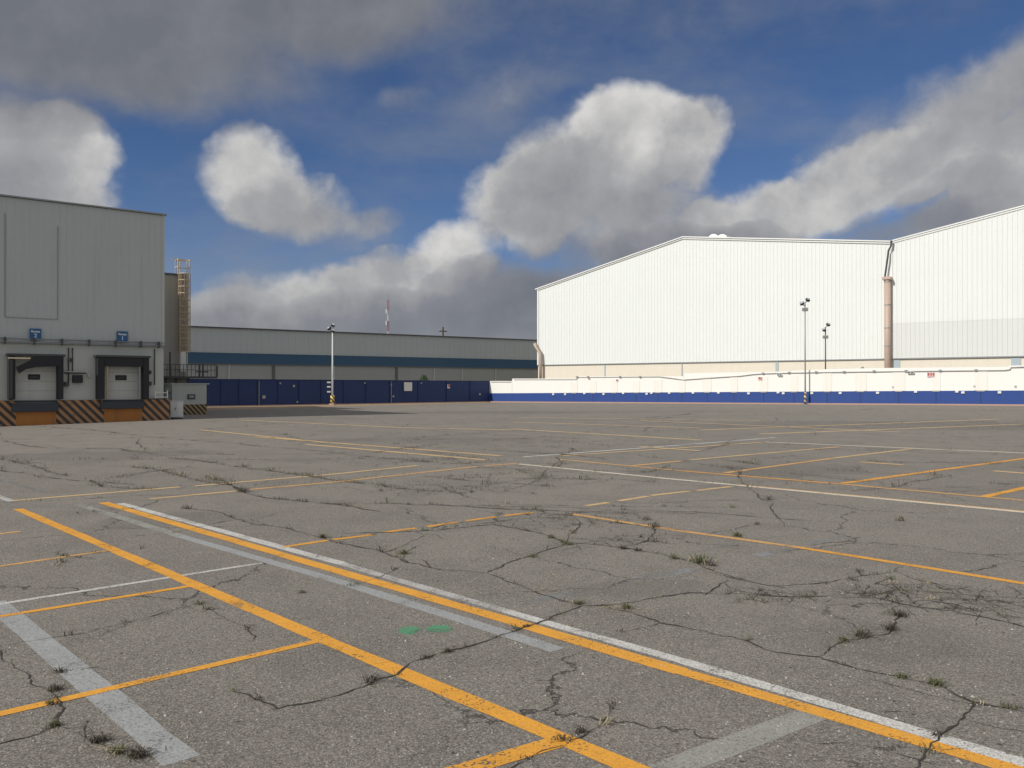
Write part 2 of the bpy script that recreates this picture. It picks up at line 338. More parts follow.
# asphalt
def asphalt():
    m, t, b, oc = mat_base('old_asphalt')
    big = t.noise(oc, 0.10, 5, 0.6); med = t.noise(oc, 0.9, 6, 0.65); fine = t.noise(oc, 38, 6, 0.8); grit = t.noise(oc, 95, 4, 0.8)
    c = t.mix(t.ss(big, 0.3, 0.7), (0.200, 0.183, 0.157), (0.246, 0.226, 0.194))
    c = t.mix(t.m('MULTIPLY', t.ss(med, 0.42, 0.66), 0.75), c, (0.165, 0.149, 0.129))
    c = t.mix(t.m('MULTIPLY', t.ss(fine, 0.49, 0.64), 0.75), c, (0.085, 0.070, 0.058))
    c = t.mix(t.m('MULTIPLY', t.ss(grit, 0.52, 0.66), 0.65), c, (0.44, 0.39, 0.33))
    v0 = t.add('ShaderNodeTexVoronoi'); t.put(v0, 'Vector', oc); v0.inputs['Scale'].default_value = 125
    s0 = t.add('ShaderNodeSeparateColor'); t.put(s0, 0, v0.outputs['Color'])
    c = t.mix(t.m('MULTIPLY', t.ss(s0.outputs[0], 0.45, 1.0), 0.66), c, (0.075, 0.066, 0.056))
    c = t.mix(t.m('MULTIPLY', t.ss(s0.outputs[1], 0.50, 1.0), 0.50), c, (0.46, 0.425, 0.37))
    # pale aggregate showing through
    v = t.add('ShaderNodeTexVoronoi'); t.put(v, 'Vector', oc); v.inputs['Scale'].default_value = 60
    sx = t.add('ShaderNodeSeparateColor'); t.put(sx, 0, v.outputs['Color'])
    sp = t.m('MULTIPLY', t.m('GREATER_THAN', sx.outputs[0], 0.90), t.m('LESS_THAN', v.outputs['Distance'], 0.30))
    c = t.mix(t.m('MULTIPLY', sp, 0.75), c, (0.50, 0.47, 0.43))
    v3 = t.add('ShaderNodeTexVoronoi'); t.put(v3, 'Vector', oc); v3.inputs['Scale'].default_value = 11
    sx3 = t.add('ShaderNodeSeparateColor'); t.put(sx3, 0, v3.outputs['Color'])
    sp3 = t.m('MULTIPLY', t.m('GREATER_THAN', sx3.outputs[1], 0.92), t.m('LESS_THAN', v3.outputs['Distance'], 0.085))
    c = t.mix(t.m('MULTIPLY', sp3, 0.8), c, (0.60, 0.57, 0.52))
    sp4 = t.m('MULTIPLY', t.m('LESS_THAN', sx3.outputs[1], 0.10), t.m('LESS_THAN', v3.outputs['Distance'], 0.12))
    c = t.mix(t.m('MULTIPLY', sp4, 0.8), c, (0.04, 0.036, 0.032))
    for (px, py, rx, ry, rot, k) in ((632, 588, .75, .35, 20, .26), (170, 520, 1.3, .7, 30, .22), (760, 470, 3.0, 1.5, 10, .25), (880, 640, .9, .5, 0, .18), (330, 660, .5, .35, 20, .16), (420, 440, 5, 2, 0, .22), (900, 425, 12, 5, 0, .22), (560, 412, 16, 4, 0, .20), (90, 455, 4, 1.6, 20, .28)):
        g = gpt(px, py)
        mv = t.mapping(t.vm('ADD', oc, t.vm('MULTIPLY', t.vm('SUBTRACT', t.noise(oc, 1.1, 4, 0.6, col=True), (0.5, 0.5, 0.5)), (rx * .9, ry * .9, 0))), (g.x, g.y, 0), (0, 0, R(rot)), (rx, ry, 1000), 'TEXTURE')
        q = t.m('MULTIPLY_ADD', t.vm('DOT_PRODUCT', mv, mv), -1.0, 1.0, clamp=True)
        c = t.mix(t.m('MULTIPLY', t.ss(q, 0.0, 0.7), k), c, (0.085, 0.078, 0.072))
    # hairline cracking: sparse everywhere, dense in the broken patches
    wv_ = t.vm('SUBTRACT', t.noise(oc, 1.6, 5, 0.65, col=True), (0.5, 0.5, 0.5))
    s1 = t.add('ShaderNodeVectorMath', operation='SCALE'); t.put(s1, 0, wv_); s1.inputs['Scale'].default_value = 0.9
    wp = t.vm('ADD', oc, s1.outputs[0])
    def edge(vec, scale, lo, hi):
        ve = t.add('ShaderNodeTexVoronoi', feature='DISTANCE_TO_EDGE', voronoi_dimensions='2D'); t.put(ve, 'Vector', vec); ve.inputs['Scale'].default_value = scale
        return t.m('SUBTRACT', 1.0, t.ss(ve.outputs[0], lo, hi))
    hair = t.m('MULTIPLY', edge(wp, 0.42, 0.0, 0.010), t.ss(t.noise(oc, 0.35, 3, 0.5), 0.46, 0.56))
    pm = 0.0
    for (px, py, rx, ry, rot) in PATCHES:
        g = gpt(px, py)
        mv = t.mapping(oc, (g.x, g.y, 0), (0, 0, R(rot)), (rx, ry, 1000), 'TEXTURE')
        q = t.m('MULTIPLY_ADD', t.vm('DOT_PRODUCT', mv, mv), -1.0, 1.0, clamp=True); pm = t.m('MAXIMUM', q, pm)
    pm2 = t.ss(t.m('ADD', pm, t.m('MULTIPLY', t.m('SUBTRACT', med, 0.5), 1.1)), 0.25, 0.5)
    al = t.m('MULTIPLY', edge(t.vm('ADD', oc, t.vm('MULTIPLY', s1.outputs[0], (0.22, 0.22, 0.22))), 3.2, 0.0, 0.050), pm2)
    ck = t.m('MAXIMUM', t.m('MULTIPLY', hair, 0.8), t.m('MULTIPLY', al, 0.6))
    c = t.mix(ck, c, (0.04, 0.033, 0.027))
    t.put(b, 'Base Color', c); b.inputs['Roughness'].default_value = 0.92; b.inputs['Specular IOR Level'].default_value = 0.25
    hgt = t.m('ADD', t.m('MULTIPLY', fine, 0.6), t.m('MULTIPLY', grit, 0.4)); hgt = t.m('SUBTRACT', hgt, t.m('MULTIPLY', ck, 1.0))
    bn = t.add('ShaderNodeBump'); bn.inputs['Strength'].default_value = 0.8; bn.inputs['Distance'].default_value = 0.012
    t.put(bn, 'Height', hgt); t.l.new(bn.outputs[0], b.inputs['Normal'])
    return m
PATCHES = [(575, 519, 1.5, .8, 35), (780, 596, .55, .30, 10), (960, 598, 1.15, .42, 20), (890, 590, .6, .3, 20), (620, 540, 1.2, .35, 30),
           (455, 490, 1.5, .5, 40), (230, 484, 1.8, .6, 40), (1010, 612, .5, .25, 0), (390, 460, 3, .9, 10), (60, 463, 2.5, .8, 30)]
M['asphalt'] = asphalt()

# ------------------------------------------------------------------ ground sheet
def ground():
    xs = [-1500, -700, -300, -150, -90] + [-60 + 2 * i for i in range(0, 71)] + [90, 110, 150, 300, 700, 1500]
    ys = [-1500, -600, -200, -60, -20] + [-8 + 2 * i for i in range(0, 66)] + [140, 160, 200, 300, 700, 1500]
    mb = MB(); mb.v = [(x, y, gz(x, y)) for y in ys for x in xs]; n = len(xs)
    mb.f = [(j * n + i, j * n + i + 1, (j + 1) * n + i + 1, (j + 1) * n + i) for j in range(len(ys) - 1) for i in range(n - 1)]
    return kind(mb.build('ground', M['asphalt'], smooth=True), 'structure')
ground()

# ------------------------------------------------------------------ painted markings
_zc = {'g': 0, 'w': 0, 'o': 0}
LAY = {'g': 0.0010, 'w': 0.0018, 'o': 0.0026}
def lift(y): return 1.0 + max(0.0, y - 14.0) * 0.09
def line(name, x0, y0, x1, y1, w, mat, lay):
    a = gpt(x0, y0); b = gpt(x1, y1); dd = (b - a); dd.z = 0; L = dd.length; dd.normalize(); nn = Vector((-dd.y, dd.x, 0))
    z = LAY[lay] + _zc[lay] * 0.000015; _zc[lay] += 1
    w *= 1.0 if a.y < 12 else 1.2
    n = max(2, int(L / 0.35)); mb = MB()
    for i in range(n + 1):
        p = a + dd * (L * i / n)
        for s in (-1, 1):
            q = p + nn * (s * w / 2 + random.uniform(-.05, .05) * w); mb.v.append((q.x, q.y, gz(q.x, q.y) + z * lift(q.y)))
    mb.f = [(2 * i, 2 * i + 2, 2 * i + 3, 2 * i + 1) for i in range(n)]
    return kind(mb.build(name, M[mat]), 'structure')
OR = 'orange_parking_line'; WH = 'white_parking_line'; GR = 'grey_blackout_line'
for a in [
 (18,509,322,639,.125),(322,639,760,822,.125)]: line(OR, *a, 'p_orange', 'o')
line(OR, 103,502.6,682,671.5,.115,'p_orange','o'); line(OR, 682,671.5,1060,783,.115,'p_orange','o')
line(WH, 120,503.4,341,563.5,.10,'p_white','w'); line(WH, 341,563.5,506,611.3,.10,'p_white_worn','w')
line(WH, 505,611,682,661,.10,'p_white','w'); line(WH, 682,661,1060,774,.105,'p_white','w')
line(GR, 77,504,180,536,.11,'p_greyyel','g'); line(GR, 180,536,341,582,.12,'p_grey','g'); line(GR, 341,582,558,650,.125,'p_grey','g')
line(GR, -6,602,181,761,.165,'p_grey','g'); line(GR, 660,772,812,714,.16,'p_greyyel','g'); line(GR, 560,812,664,770,.16,'p_greyyel','g')
line(OR, -60,728,318,641,.075,'p_orange','o'); line(OR, -60,626,192,586,.07,'p_orange','o')
line(OR, -60,575,106,551,.07,'p_orange_worn','o'); line(OR, -40,539,20,531.5,.08,'p_orange_worn','o')
line(WH, -60,613.5,262,563,.06,'p_white','w')
line(OR, 400,788,568,738.5,.12,'p_orange','o')
for a in [(13,500.6,180,487),(195,486,341,473.5),(341,473.5,418,465.5),(150,499,236,491)]: line(OR, *a, .10, 'p_orange_faint', 'o')
for a in [(250,489.5,341,481.5),(341,481.5,477,466.6),(484,466,517,463.6)]: line(OR, *a, .10, 'p_orange_worn', 'o')
line('cream_parking_line', 519,464,682,480,.11,'p_cream','w'); line('cream_parking_line', 682,480,1080,517.5,.11,'p_cream','w')
line(OR, 740,484.8,1080,516.5,.07,'p_orange_worn','g')
for a in [(284,547,328,540.5),(333,539.7,373,534.8),(384,532.4,416,528.2),(427,526.8,458,522.4),(466,521,496,516.8),(504,515.8,533,512.6)]: line(OR, *a, .085, 'p_orange', 'o')
line(OR, 571,514,682,531.2,.10,'p_orange_worn','o'); line(OR, 682,531.2,799,547.5,.10,'p_orange_worn','o'); line(OR, 799,547.5,1080,592.5,.10,'p_orange','o')
for a in [(586,506,608,502.6),(619,501,648,496.3),(651,495.6,690,491.2),(697,490.6,732,486.6)]: line(OR, *a, .09, 'p_orange_faint', 'o')
line(OR, 558,459.3,682,471,.11,'p_orange_worn','o'); line(OR, 682,471,842,484.2,.11,'p_orange','o'); line(OR, 842,484.2,1080,505.5,.11,'p_orange_worn','o')
line(WH, 523,457,682,445,.13,'p_white','w'); line(WH, 682,445,775,437.6,.13,'p_white','w')
line('cream_parking_line', 765,442,1080,455.5,.15,'p_cream','w')
for a in [(842,483.5,1080,451)]: line(OR, *a, .12, 'p_orange', 'o')
line(OR, 983,497,1080,476,.12,'p_orange','o')
line(OR, 725,473,832,458.5,.12,'p_orange_worn','o'); line(OR, 834,458.2,912,449,.12,'p_orange_faint','o')
line(OR, 631,466,682,461,.12,'p_orange_worn','o'); line(OR, 690,460,839,447,.12,'p_orange_faint','o')
line(OR, 560,456,762,442.5,.12,'p_orange_faint','o')
for a in [(860,462,903,465),(993,471,1040,474.5),(256,437,501,456),(306,444.5,486,460),(200,430,330,443),(640,446.5,700,451)]: line(OR, *a, .16, 'p_orange_faint', 'o')
for a in [(240,420,400,427.5),(400,427.5,512,430),(512,429,700,440),(520,417.5,760,420.5),(640,420.5,900,432),(700,430,1000,419),(760,434,1024,424),(512,422,700,428)]:
    line('cream_parking_line', *a, .20, 'p_orange_faint', 'g')
line(WH, 993,422,1040,422.3,.14,'p_white','w')
line(WH, 0,479,46,493,.08,'p_greyblue','w'); line(WH, -20,490,12,501.3,.10,'p_white','w'); line(WH, 0,508,112,503,.08,'p_greyblue','g')
for a in [(755,556,800,546.5,.12),(808,543,850,536,.10),(522,604,572,592,.12),(635,578,692,570,.16),(700,551,730,545,.1)]: line('faded_paint_mark', *a, 'p_greyblue', 'g')
def blot(name, px, py, rx, ry, mat):
    g = gpt(px, py); mb = MB(); n = 22; mb.v.append((g.x, g.y, 0.0008))
    for k in range(n):
        an = 2 * math.pi * k / n; r = random.uniform(.75, 1.1); mb.v.append((g.x + rx * r * math.cos(an), g.y + ry * r * math.sin(an), 0.0008))
    mb.f = [(0, 1 + k, 1 + (k + 1) % n) for k in range(n)]
    return kind(mb.build(name, M[mat]), 'structure')
blot('green_paint_mark', 410, 630.5, .085, .115, 'p_green'); blot('green_paint_mark', 439, 629, .10, .10, 'p_green')

# ------------------------------------------------------------------ cracks
CR = [
 ([(233,692),(258,700),(277,709),(310,703),(341,695),(374,681),(400,672),(424,659),(448,652),(484,642),(527,627),(560,614),(581,606),(627,603),(655,598),(690,593),(740,594),(790,597),(837,597),(876,598),(917,607),(951,611),(1024,627),(1060,634)],1.0),
 ([(581,606),(560,600),(526,588),(505,581),(487,573)],1.0),([(487,573),(505,564),(531,556),(550,549),(564,544)],.8),
 ([(487,573),(460,571),(431,568),(420,564),(408,563),(384,553),(365,548),(341,544),(323,538),(300,532),(277,527),(250,523),(233,518),(216,511.5),(180,508)],.9),
 ([(408,563),(402,554),(420,545)],.8),([(431,568),(422,560),(410,560)],.8),([(384,553),(402,546),(424,535)],.5),([(405,566),(380,577),(350,586)],.5),
 ([(341,534),(400,532),(424,531),(460,528),(494,524.6),(526,530.5),(552,537.5),(564,543),(599,545),(623,548),(640,551),(671,557),(699,564),(726,575),(760,584),(790,589)],1.1),
 ([(424,531),(446,524),(494,520),(520,515),(540,511)],.6),
 ([(444,488),(464,497),(491,501),(527,508),(547,513),(574,517),(614,523),(654,527),(690,532)],.9),([(444,488),(470,486),(501,483),(530,479),(551,476)],.5),
 ([(654,527),(655,533),(648,540),(636,545),(623,548)],.9),([(580,522),(576,530),(569,538),(564,544)],.8),([(599,545),(620,541),(640,543),(660,541)],.6),
 ([(600,604),(630,612),(645,617),(660,623),(696,630),(732,637),(769,651),(795,655),(819,657),(839,664),(876,673),(902,678),(936,685),(955,695),(973,702),(1024,712),(1060,720)],1.0),
 ([(660,623),(640,628),(620,632)],.5),
 ([(819,657),(830,648),(842,641),(869,637),(889,634),(895,624),(899,612)],.9),([(973,702),(964,718),(950,728),(939,736),(930,748),(924,758),(915,775)],1.0),
 ([(700,570),(740,580),(768,586),(823,583),(862,576),(895,571),(903,566)],.7),([(895,571),(917,580),(934,583),(953,594),(978,597),(1024,607)],.7),
 ([(859,597),(866,590),(870,586),(880,582),(890,579)],.8),([(890,579),(898,589),(908,597),(917,605)],.8),([(898,589),(880,594),(860,598)],.7),([(862,576),(858,570)],.8),
 ([(934,583),(944,590),(960,588),(985,594)],.8),([(951,611),(966,603),(985,607),(1000,615),(1010,624)],.8),([(917,607),(935,602),(953,604),(975,611)],.8),
 ([(705,596),(715,588),(728,580)],.9),([(728,595),(740,587),(760,590),(775,600)],.7),([(764,604),(760,597),(770,590)],.6),
 ([(-20,652),(0,646.6),(33,641),(87,632),(133,621),(165,612),(200,604.6),(215,612),(226,619),(245,626),(256,636),(252,642)],.7),
 ([(-20,750),(0,744),(40,734),(58,727),(62,712),(58,700),(50,692),(30,684),(24,672),(5,662),(0,650)],.9),([(58,727),(80,728),(88,720)],.6),
 ([(88,720),(84,730),(92,742),(110,748),(125,756),(145,756),(162,751)],.9),
 ([(611,706),(610,712),(604,720),(590,731),(571,740.6),(555,748),(527,760),(500,772)],1.0),
 ([(240,712),(240,700)],.4),([(80,670),(100,668),(108,669)],.5),
 ([(32,426),(90,430),(140,436),(175,439),(215,442.5),(256,446),(331,452.5),(356,456),(406,460),(446,464),(500,462)],.9),
 ([(356,455),(400,449),(443,444),(488,446),(560,447)],.8),([(0,441),(50,449),(120,449),(155,454),(200,461),(255,469),(293,474),(341,481),(381,485),(391,488),(446,492)],1.1),
 ([(132,467),(160,470),(195,480),(233,486),(245,493),(266,498),(341,505),(381,511.6)],1.2),([(205,476),(225,482),(240,490)],1.2),
 ([(0,459),(25,464),(50,472),(67,476)],.9),([(90,480),(102,487),(120,488),(150,489)],.8),([(70,514),(100,511.6),(140,508),(160,500)],.6),
 ([(126,536.5),(173,533),(233,520)],.6),([(709,533.6),(739,528),(760,524)],.6),([(809,546),(849,541.5)],.6),([(960,572),(990,568),(1013,563)],.6),
 ([(341,447),(360,445),(400,447),(470,449),(520,452),(590,455),(630,459)],.7),([(512,452),(560,454),(610,460)],.9),([(630,472),(650,472),(668,466)],.7),
 ([(720,459),(740,462),(760,465)],.8),([(828,470),(880,473),(940,475)],.5),([(385,434),(420,437),(512,431),(560,433)],.7),([(56,567),(66,560)],.4),
 ([(210,580),(225,579)],.3),([(930,462),(1000,464)],.5),([(512,468),(540,478),(600,480)],.4),
]
def crack_path(pts):
    P = [gpt(*p) for p in pts]; out = [P[0]]
    for a, b in zip(P, P[1:]):
        L = (b - a).length; n = max(2, min(60, int(L / 0.05))) if a.y < 20 else max(2, min(40, int(L / 0.25)))
        dd = (b - a).normalized(); nn = Vector((-dd.y, dd.x, 0)); off = 0.0; offs = [0.0]
        for i in range(1, n): off = off * 0.82 + random.uniform(-1, 1) * 0.018 * (1 if a.y < 20 else 3); offs.append(off)
        for i in range(1, n):
            k = i / n; out.append(a.lerp(b, k) + nn * (offs[i] * min(1, 4 * min(k, 1 - k))))
        out.append(b)
    return out
mb = MB(); crack_pts = []; ci = 0
crr = random.Random(23); CRX = []
def wander(x, y, a_, L, step, w):
    P = [Vector((x, y, gz(x, y)))]; a = a_
    n = int(L / step)
    for _ in range(n):
        a += crr.gauss(0, .16 if step > .1 else .28); a = max(a_ - .7, min(a_ + .7, a)); a += (a_ - a) * .25; x += math.cos(a) * step; y += math.sin(a) * step; P.append(Vector((x, y, gz(x, y))))
    return P, w
for _ in range(95):
    y = 10 + 48 * crr.random() ** 1.25; x = crr.uniform(-.62, .62) * y
    if x < -14 and y > 32: continue
    CRX.append(wander(x, y, crr.choice((.0, .15, -.2, .76, 2.33, 1.2)) + crr.gauss(0, .2), crr.uniform(1.5, 7) * (1 + y * .02), .12 if y < 20 else .3, crr.uniform(.35, .9)))
for _ in range(15):
    y = crr.uniform(3.2, 10); x = crr.uniform(-.6, .6) * y
    CRX.append(wander(x, y, crr.uniform(-.6, .9), crr.uniform(.3, 1.3), .035, crr.uniform(.22, .45)))
for k_ in range(75):      # broken up patches
    px_, py_, rx_, ry_, _r = PATCHES[crr.choice((0, 0, 1, 2, 2, 3, 2, 4, 5, 7))]; g_ = gpt(px_, py_)
    CRX.append(wander(g_.x + crr.gauss(0, rx_ * .4), g_.y + crr.gauss(0, ry_ * .4), crr.uniform(-3.1, 3.1), crr.uniform(.2, .7), .04, crr.uniform(.22, .42)))
for pts, w in CR + CRX:
    for rep in range(2 if w > 0.7 else 1):
        ci += 1; z = 0.0034 + ci * 0.000004
        if rep == 0: P = crack_path(pts) if isinstance(pts[0], tuple) else pts
        else:
            o1 = 0.0; Q = []
            for q_ in P: o1 = o1 * .9 + random.uniform(-1, 1) * .006; Q.append(q_ + Vector((o1, o1 * .6, 0)) * (1 if q_.y < 14 else 4))
            P = Q
        if rep == 0: crack_pts += [(p, w) for p in P]
        base = len(mb.v); n = len(P)
        lead = random.random() * 10
        ph = random.random() * 6
        for i, p in enumerate(P):
            wm = max(.42 if w > .45 and len(P) > 20 and P[0].y < 14 else .15, .62 + .6 * math.sin(p.x * 7.3 + ph) * math.sin(p.y * 5.1 + ph * 2) + .35 * math.sin(p.x * 23 + p.y * 17))
            dd = (P[min(i + 1, n - 1)] - P[max(i - 1, 0)]); dd.z = 0; dd.normalize(); nn = Vector((-dd.y, dd.x, 0))
            ww = wm * (0.0070 * (1 + max(0, p.y - 4) * .11) if p.y < 14 else 0.019) * w * random.uniform(0.45, 1.2) * (0.45 if rep else 1) * (0.25 if i in (0, n - 1) else 1)
            if p.y > 14: ww *= 1 + (p.y - 14) * 0.02
            for s in (-1, 1):
                q = p + nn * s * ww; mb.v.append((q.x, q.y, gz(q.x, q.y) + z * lift(q.y)))
        mb.f += [(base + 2 * i, base + 2 * i + 2, base + 2 * i + 3, base + 2 * i + 1) for i in range(n - 1) if not (rep and math.sin(i * 0.35 + lead) < 0.1)]
kind(mb.build('asphalt_cracks', M['crack']), 'structure')

# ------------------------------------------------------------------ kerbs and dirt at the foot of the far walls
W1A = gpt(205, 407.3); W1B = gpt(489.5, 402.2)
fW1 = Frame((W1A.x, W1A.y), (W1B.x, W1B.y))
WWA = Vector((W1B.x, W1B.y, 0)); WWB = Vector((39.0, 64.0, 0))
fWW = Frame((WWA.x, WWA.y), (WWB.x, WWB.y))
def strip(name, fr, u0, u1, y0, y1, z0, z1, mat, wob=0.0):
    mb = MB(); n = int((u1 - u0) / 1.0); sec = []
    for i in range(n + 1):
        u = u0 + (u1 - u0) * i / n; j = random.uniform(-wob, wob)
        row = []
        for (y, dz) in ((y0 + j, z0), (y0 + j, z1), (y1, z1)):
            p = fr.world(u, y); row.append((p.x, p.y, gz(p.x, p.y) + dz))
        sec.append(row)
    for r in sec: mb.v += r
    for i in range(n):
        for k in (0, 1): mb.f.append((3 * i + k, 3 * i + 3 + k, 3 * i + 4 + k, 3 * i + 1 + k))
    return kind(mb.build(name, mat), 'structure')
strip('kerb', fWW, 0.0, fWW.len + 25, -0.45, -0.011, -0.05, 0.11, M['kerb'])
strip('kerb', fW1, -8, fW1.len - 0.5, -0.40, -0.01, -0.05, 0.12, M['kerb'])
mb = MB(); n = 40
for i in range(n + 1):
    u = -9 + (fW1.len + 8) * i / n; wd_ = 8.5 * (1 - i / n) ** 1.2 + .9 + random.uniform(-.4, .4)
    for j in range(5):
        p = fW1.world(u, -.42 - wd_ * j / 4); mb.v.append((p.x, p.y, gz(p.x, p.y) + (.05 if j < 4 else -.01)))
mb.f = [(5 * i + j + 1, 5 * i + 6 + j, 5 * i + 5 + j, 5 * i + j) for i in range(n) for j in range(4)]
kind(mb.build('dirt_strip', M['soil']), 'structure')

# ================================================================== white warehouse (two bays)
WC = at(538, 360, 105.0)
dW = (WWB - WWA).normalized()
fWH = Frame((WC.x, WC.y), (WC.x + 82 * 1.0 * dW.x, WC.y + 82 * dW.y))
gH = 0.2
wh = thing('white_warehouse', 'huge white ribbed metal warehouse with two gabled bays behind the white and blue wall', 'warehouse', (WC.x, WC.y, 0), fWH.ang)
def zat(fr, px, py, off=0): return fr.uz(px, py, off)
u_pk, z_pk = zat(fWH, 683, 237.5); u_v, z_v = zat(fWH, 890, 242); u_0, z_0 = zat(fWH, 538, 289); u_r, z_r = zat(fWH, 1024, 206.5)
u_cb, z_cb = zat(fWH, 700, 362.3)
sl = (z_r - z_v) / (u_r - u_v)
u_p2 = u_v + (u_pk - u_0); z_p2 = z_v + sl * (u_p2 - u_v); u_e2 = u_p2 + (u_v - u_pk); z_e2 = z_p2 - (z_pk - z_v)
def roofz(u):
    if u <= u_pk: return z_0 + (z_pk - z_0) * (u - u_0) / (u_pk - u_0)
    if u <= u_v: return z_pk + (z_v - z_pk) * (u - u_pk) / (u_v - u_pk)
    if u <= u_p2: return z_v + sl * (u - u_v)
    return z_p2 + (z_e2 - z_p2) * (u - u_p2) / (u_e2 - u_p2)
DEP = 60.0
def ribbed(u0, u1, zlo, zhi, y=0.0, pitch=0.39, dep=0.045, rib=0.10):
    """trapezoidal ribbed sheet facing -y; zlo, zhi functions of u"""
    mb = MB(); us = []; u = u0
    while u < u1:
        us += [(u, 0), (min(u + pitch - rib, u1), 0), (min(u + pitch - rib * .7, u1), -dep), (min(u + pitch - rib * .3, u1), -dep)]; u += pitch
    us.append((u1, 0))
    cl = []
    for p in us:
        if not cl or p[0] > cl[-1][0] + 1e-5: cl.append(p)
    for (uu, yy) in cl: mb.v += [(uu, y + yy, zlo(uu)), (uu, y + yy, zhi(uu))]
    mb.f = [(2 * i, 2 * i + 2, 2 * i + 3, 2 * i + 1) for i in range(len(cl) - 1)]
    return mb
ribbed(u_0, u_v + 0.15, lambda u: z_cb, lambda u: roofz(u) - .02, -0.05, dep=0.026).build('cladding', M['clad_white'], wh)
_, z_lowt = zat(fWH, 893, 323.5)
ribbed(u_v + 0.25, u_e2, lambda u: z_lowt, lambda u: roofz(u) - .02, -0.09, 0.40, 0.026).build('cladding', M['clad_white'], wh)
o = ribbed(u_v + 0.25, u_e2, lambda u: z_cb, lambda u: z_lowt - 0.01, -0.085, 0.40, 0.026).build('cladding', M['clad_white_low'], wh)
o['label'] = 'greyer band of ribbed sheets low on the right bay'
MB().box(u_0 + .02, u_e2 - .02, 0.0, DEP, -0.3, z_cb - .03).build('lower_wall', M['tan_block'], wh)
MB().prism([(u_0 + .02, z_cb - .02), (u_e2 - .02, z_cb - .02), (u_e2 - .02, z_e2 - .1), (u_p2, z_p2 - .1), (u_v, z_v - .1), (u_pk, z_pk - .1), (u_0 + .02, z_0 - .1)][::-1], 0.0, DEP).build('wall', M['clad_white'], wh)
rf = MB()
def roofslab(ua, za, ub, zb): rf.prism([(ua, za), (ub, zb), (ub, zb + .12), (ua, za + .12)], -0.16, DEP + .3)
roofslab(u_0 - .35, z_0 - .08, u_pk, z_pk); roofslab(u_pk, z_pk, u_v, z_v); roofslab(u_v, z_v, u_p2, z_p2); roofslab(u_p2, z_p2, u_e2 + .3, z_e2)
rf.build('roof', M['trim_white'], wh)
fs = MB()
def fascia(ua, ub, y0=-0.14):
    fs.prism([(ua, roofz(ua) - .22), (ub, roofz(ub) - .22), (ub, roofz(ub) - .17), (ua, roofz(ua) - .17)], y0, -0.02)
fascia(u_0, u_pk); fascia(u_pk, u_v); fascia(u_v + .001, u_p2)
fs.build('trim', M['conduit'], wh)
MB().box(u_0 - .04, u_0 + .16, -.14, .1, z_cb, z_0 - .1).build('corner_trim', M['trim_white'], wh)
MB().box(u_0, u_v, -.14, -.0, z_cb - .05, z_cb + .05).box(u_v + .25, u_e2, -.17, -.0, z_cb - .05, z_cb + .06).build('base_trim', M['grey_metal'], wh)
MB().box(u_v + .14, u_v + .26, -.17, .0, z_cb + .07, z_v - .25).build('joint_trim', M['trim_white'], wh)
for px, w in ((605, .12), (682, .14), (777, .30), (897, .55), (1016, .75)):
    u = fWH.u(px); MB().box(u - w / 2, u + w / 2, -.06, .05, -.3, z_cb - .06).build('column', M['col_blue'], wh)
uu, _ = zat(fWH, 714, 236)
vt = MB(); n = 14
for k in range(2):
    c0 = uu - .5 + k * 1.0
    vt.prism([(c0 + .62 * math.cos(math.pi * j / n), roofz(c0) + .05 + .55 * math.sin(math.pi * j / n)) for j in range(n + 1)], 1.0, 2.4)
vt.build('roof_vent', M['trim_white'], wh)
# downpipes
u1_, zt1 = zat(fWH, 887.5, 279, -.45)
MB().tube([(u1_, -.45, 0), (u1_, -.45, zt1)], .30, 14).build('downpipe', M['downpipe'], wh, True)
for py in (282, 305, 328, 346):
    _, zz = zat(fWH, 887.5, py, -.45); MB().tube([(u1_, -.45, zz - .04), (u1_, -.45, zz + .04)], .315, 14).build('pipe_collar', M['grey_metal'], wh, True)
p = [zat(fWH, x, y, -.45) for x, y in ((886, 283), (884.5, 279), (885, 277), (888, 256), (888.5, 251), (891, 246), (891.5, 240.5))]
MB().tube([(a, -.5, b) for a, b in p], .09, 8).build('rain_pipe', M['dark_metal'], wh, True)
hd = MB(); hd.box(u1_ - .42, u1_ + .38, -.85, -.05, zt1 - .1, zt1 + .2); hd.build('hopper', M['downpipe'], wh, bevel=.05)
# corner downpipe, left end
p = [zat(fWH, x, y, -.5) for x, y in ((534.5, 343.5), (536, 347), (540, 353), (540.5, 360), (540.5, 380))]
MB().tube([(a, -.5, b) for a, b in p], .19, 12).build('downpipe', M['downpipe'], wh, True)

# ================================================================== white and blue perimeter wall
ww = thing('perimeter_wall', 'long white perimeter wall with a blue band along its foot in full sun', 'wall', (WWA.x, WWA.y, 0), fWW.ang)
def gu(fr, u, off=0):
    p = fr.world(u, off); return gz(p.x, p.y)
TOP = [(490,381),(512,381),(512.2,378.6),(577,378.6),(577.2,376.4),(684,376.2),(684.2,373.2),(777,371.6),(826,369.2),(870,368.1),(1008,366.8),(1009,365.6),(1024,365.4)]
tp = [zat(fWW, x, y) for x, y in TOP]; tp.append((tp[-1][0] + 25, tp[-1][1]))
mb = MB()
for (a, b) in zip(tp, tp[1:]):
    if b[0] - a[0] < 0.03: continue
    mb.prism([(a[0], gu(fWW, a[0]) - .25), (b[0], gu(fWW, b[0]) - .25), (b[0], b[1]), (a[0], a[1])], 0, .25)
mb.build('wall_panel', M['white_wall'], ww)
band = MB(); U1 = tp[-1][0]; n = 60
def BHf(u): return 1.0 + 0.17 * u / fWW.len
for i in range(n):
    a = U1 * i / n; b = U1 * (i + 1) / n; za = gu(fWW, a); zb = gu(fWW, b)
    BH = BHf(a); j = i * 4; band.v += [(a, -.008, za - .2), (a, -.008, za + BH), (a, -.0, za + BH), (a, 0.01, za + BH)]
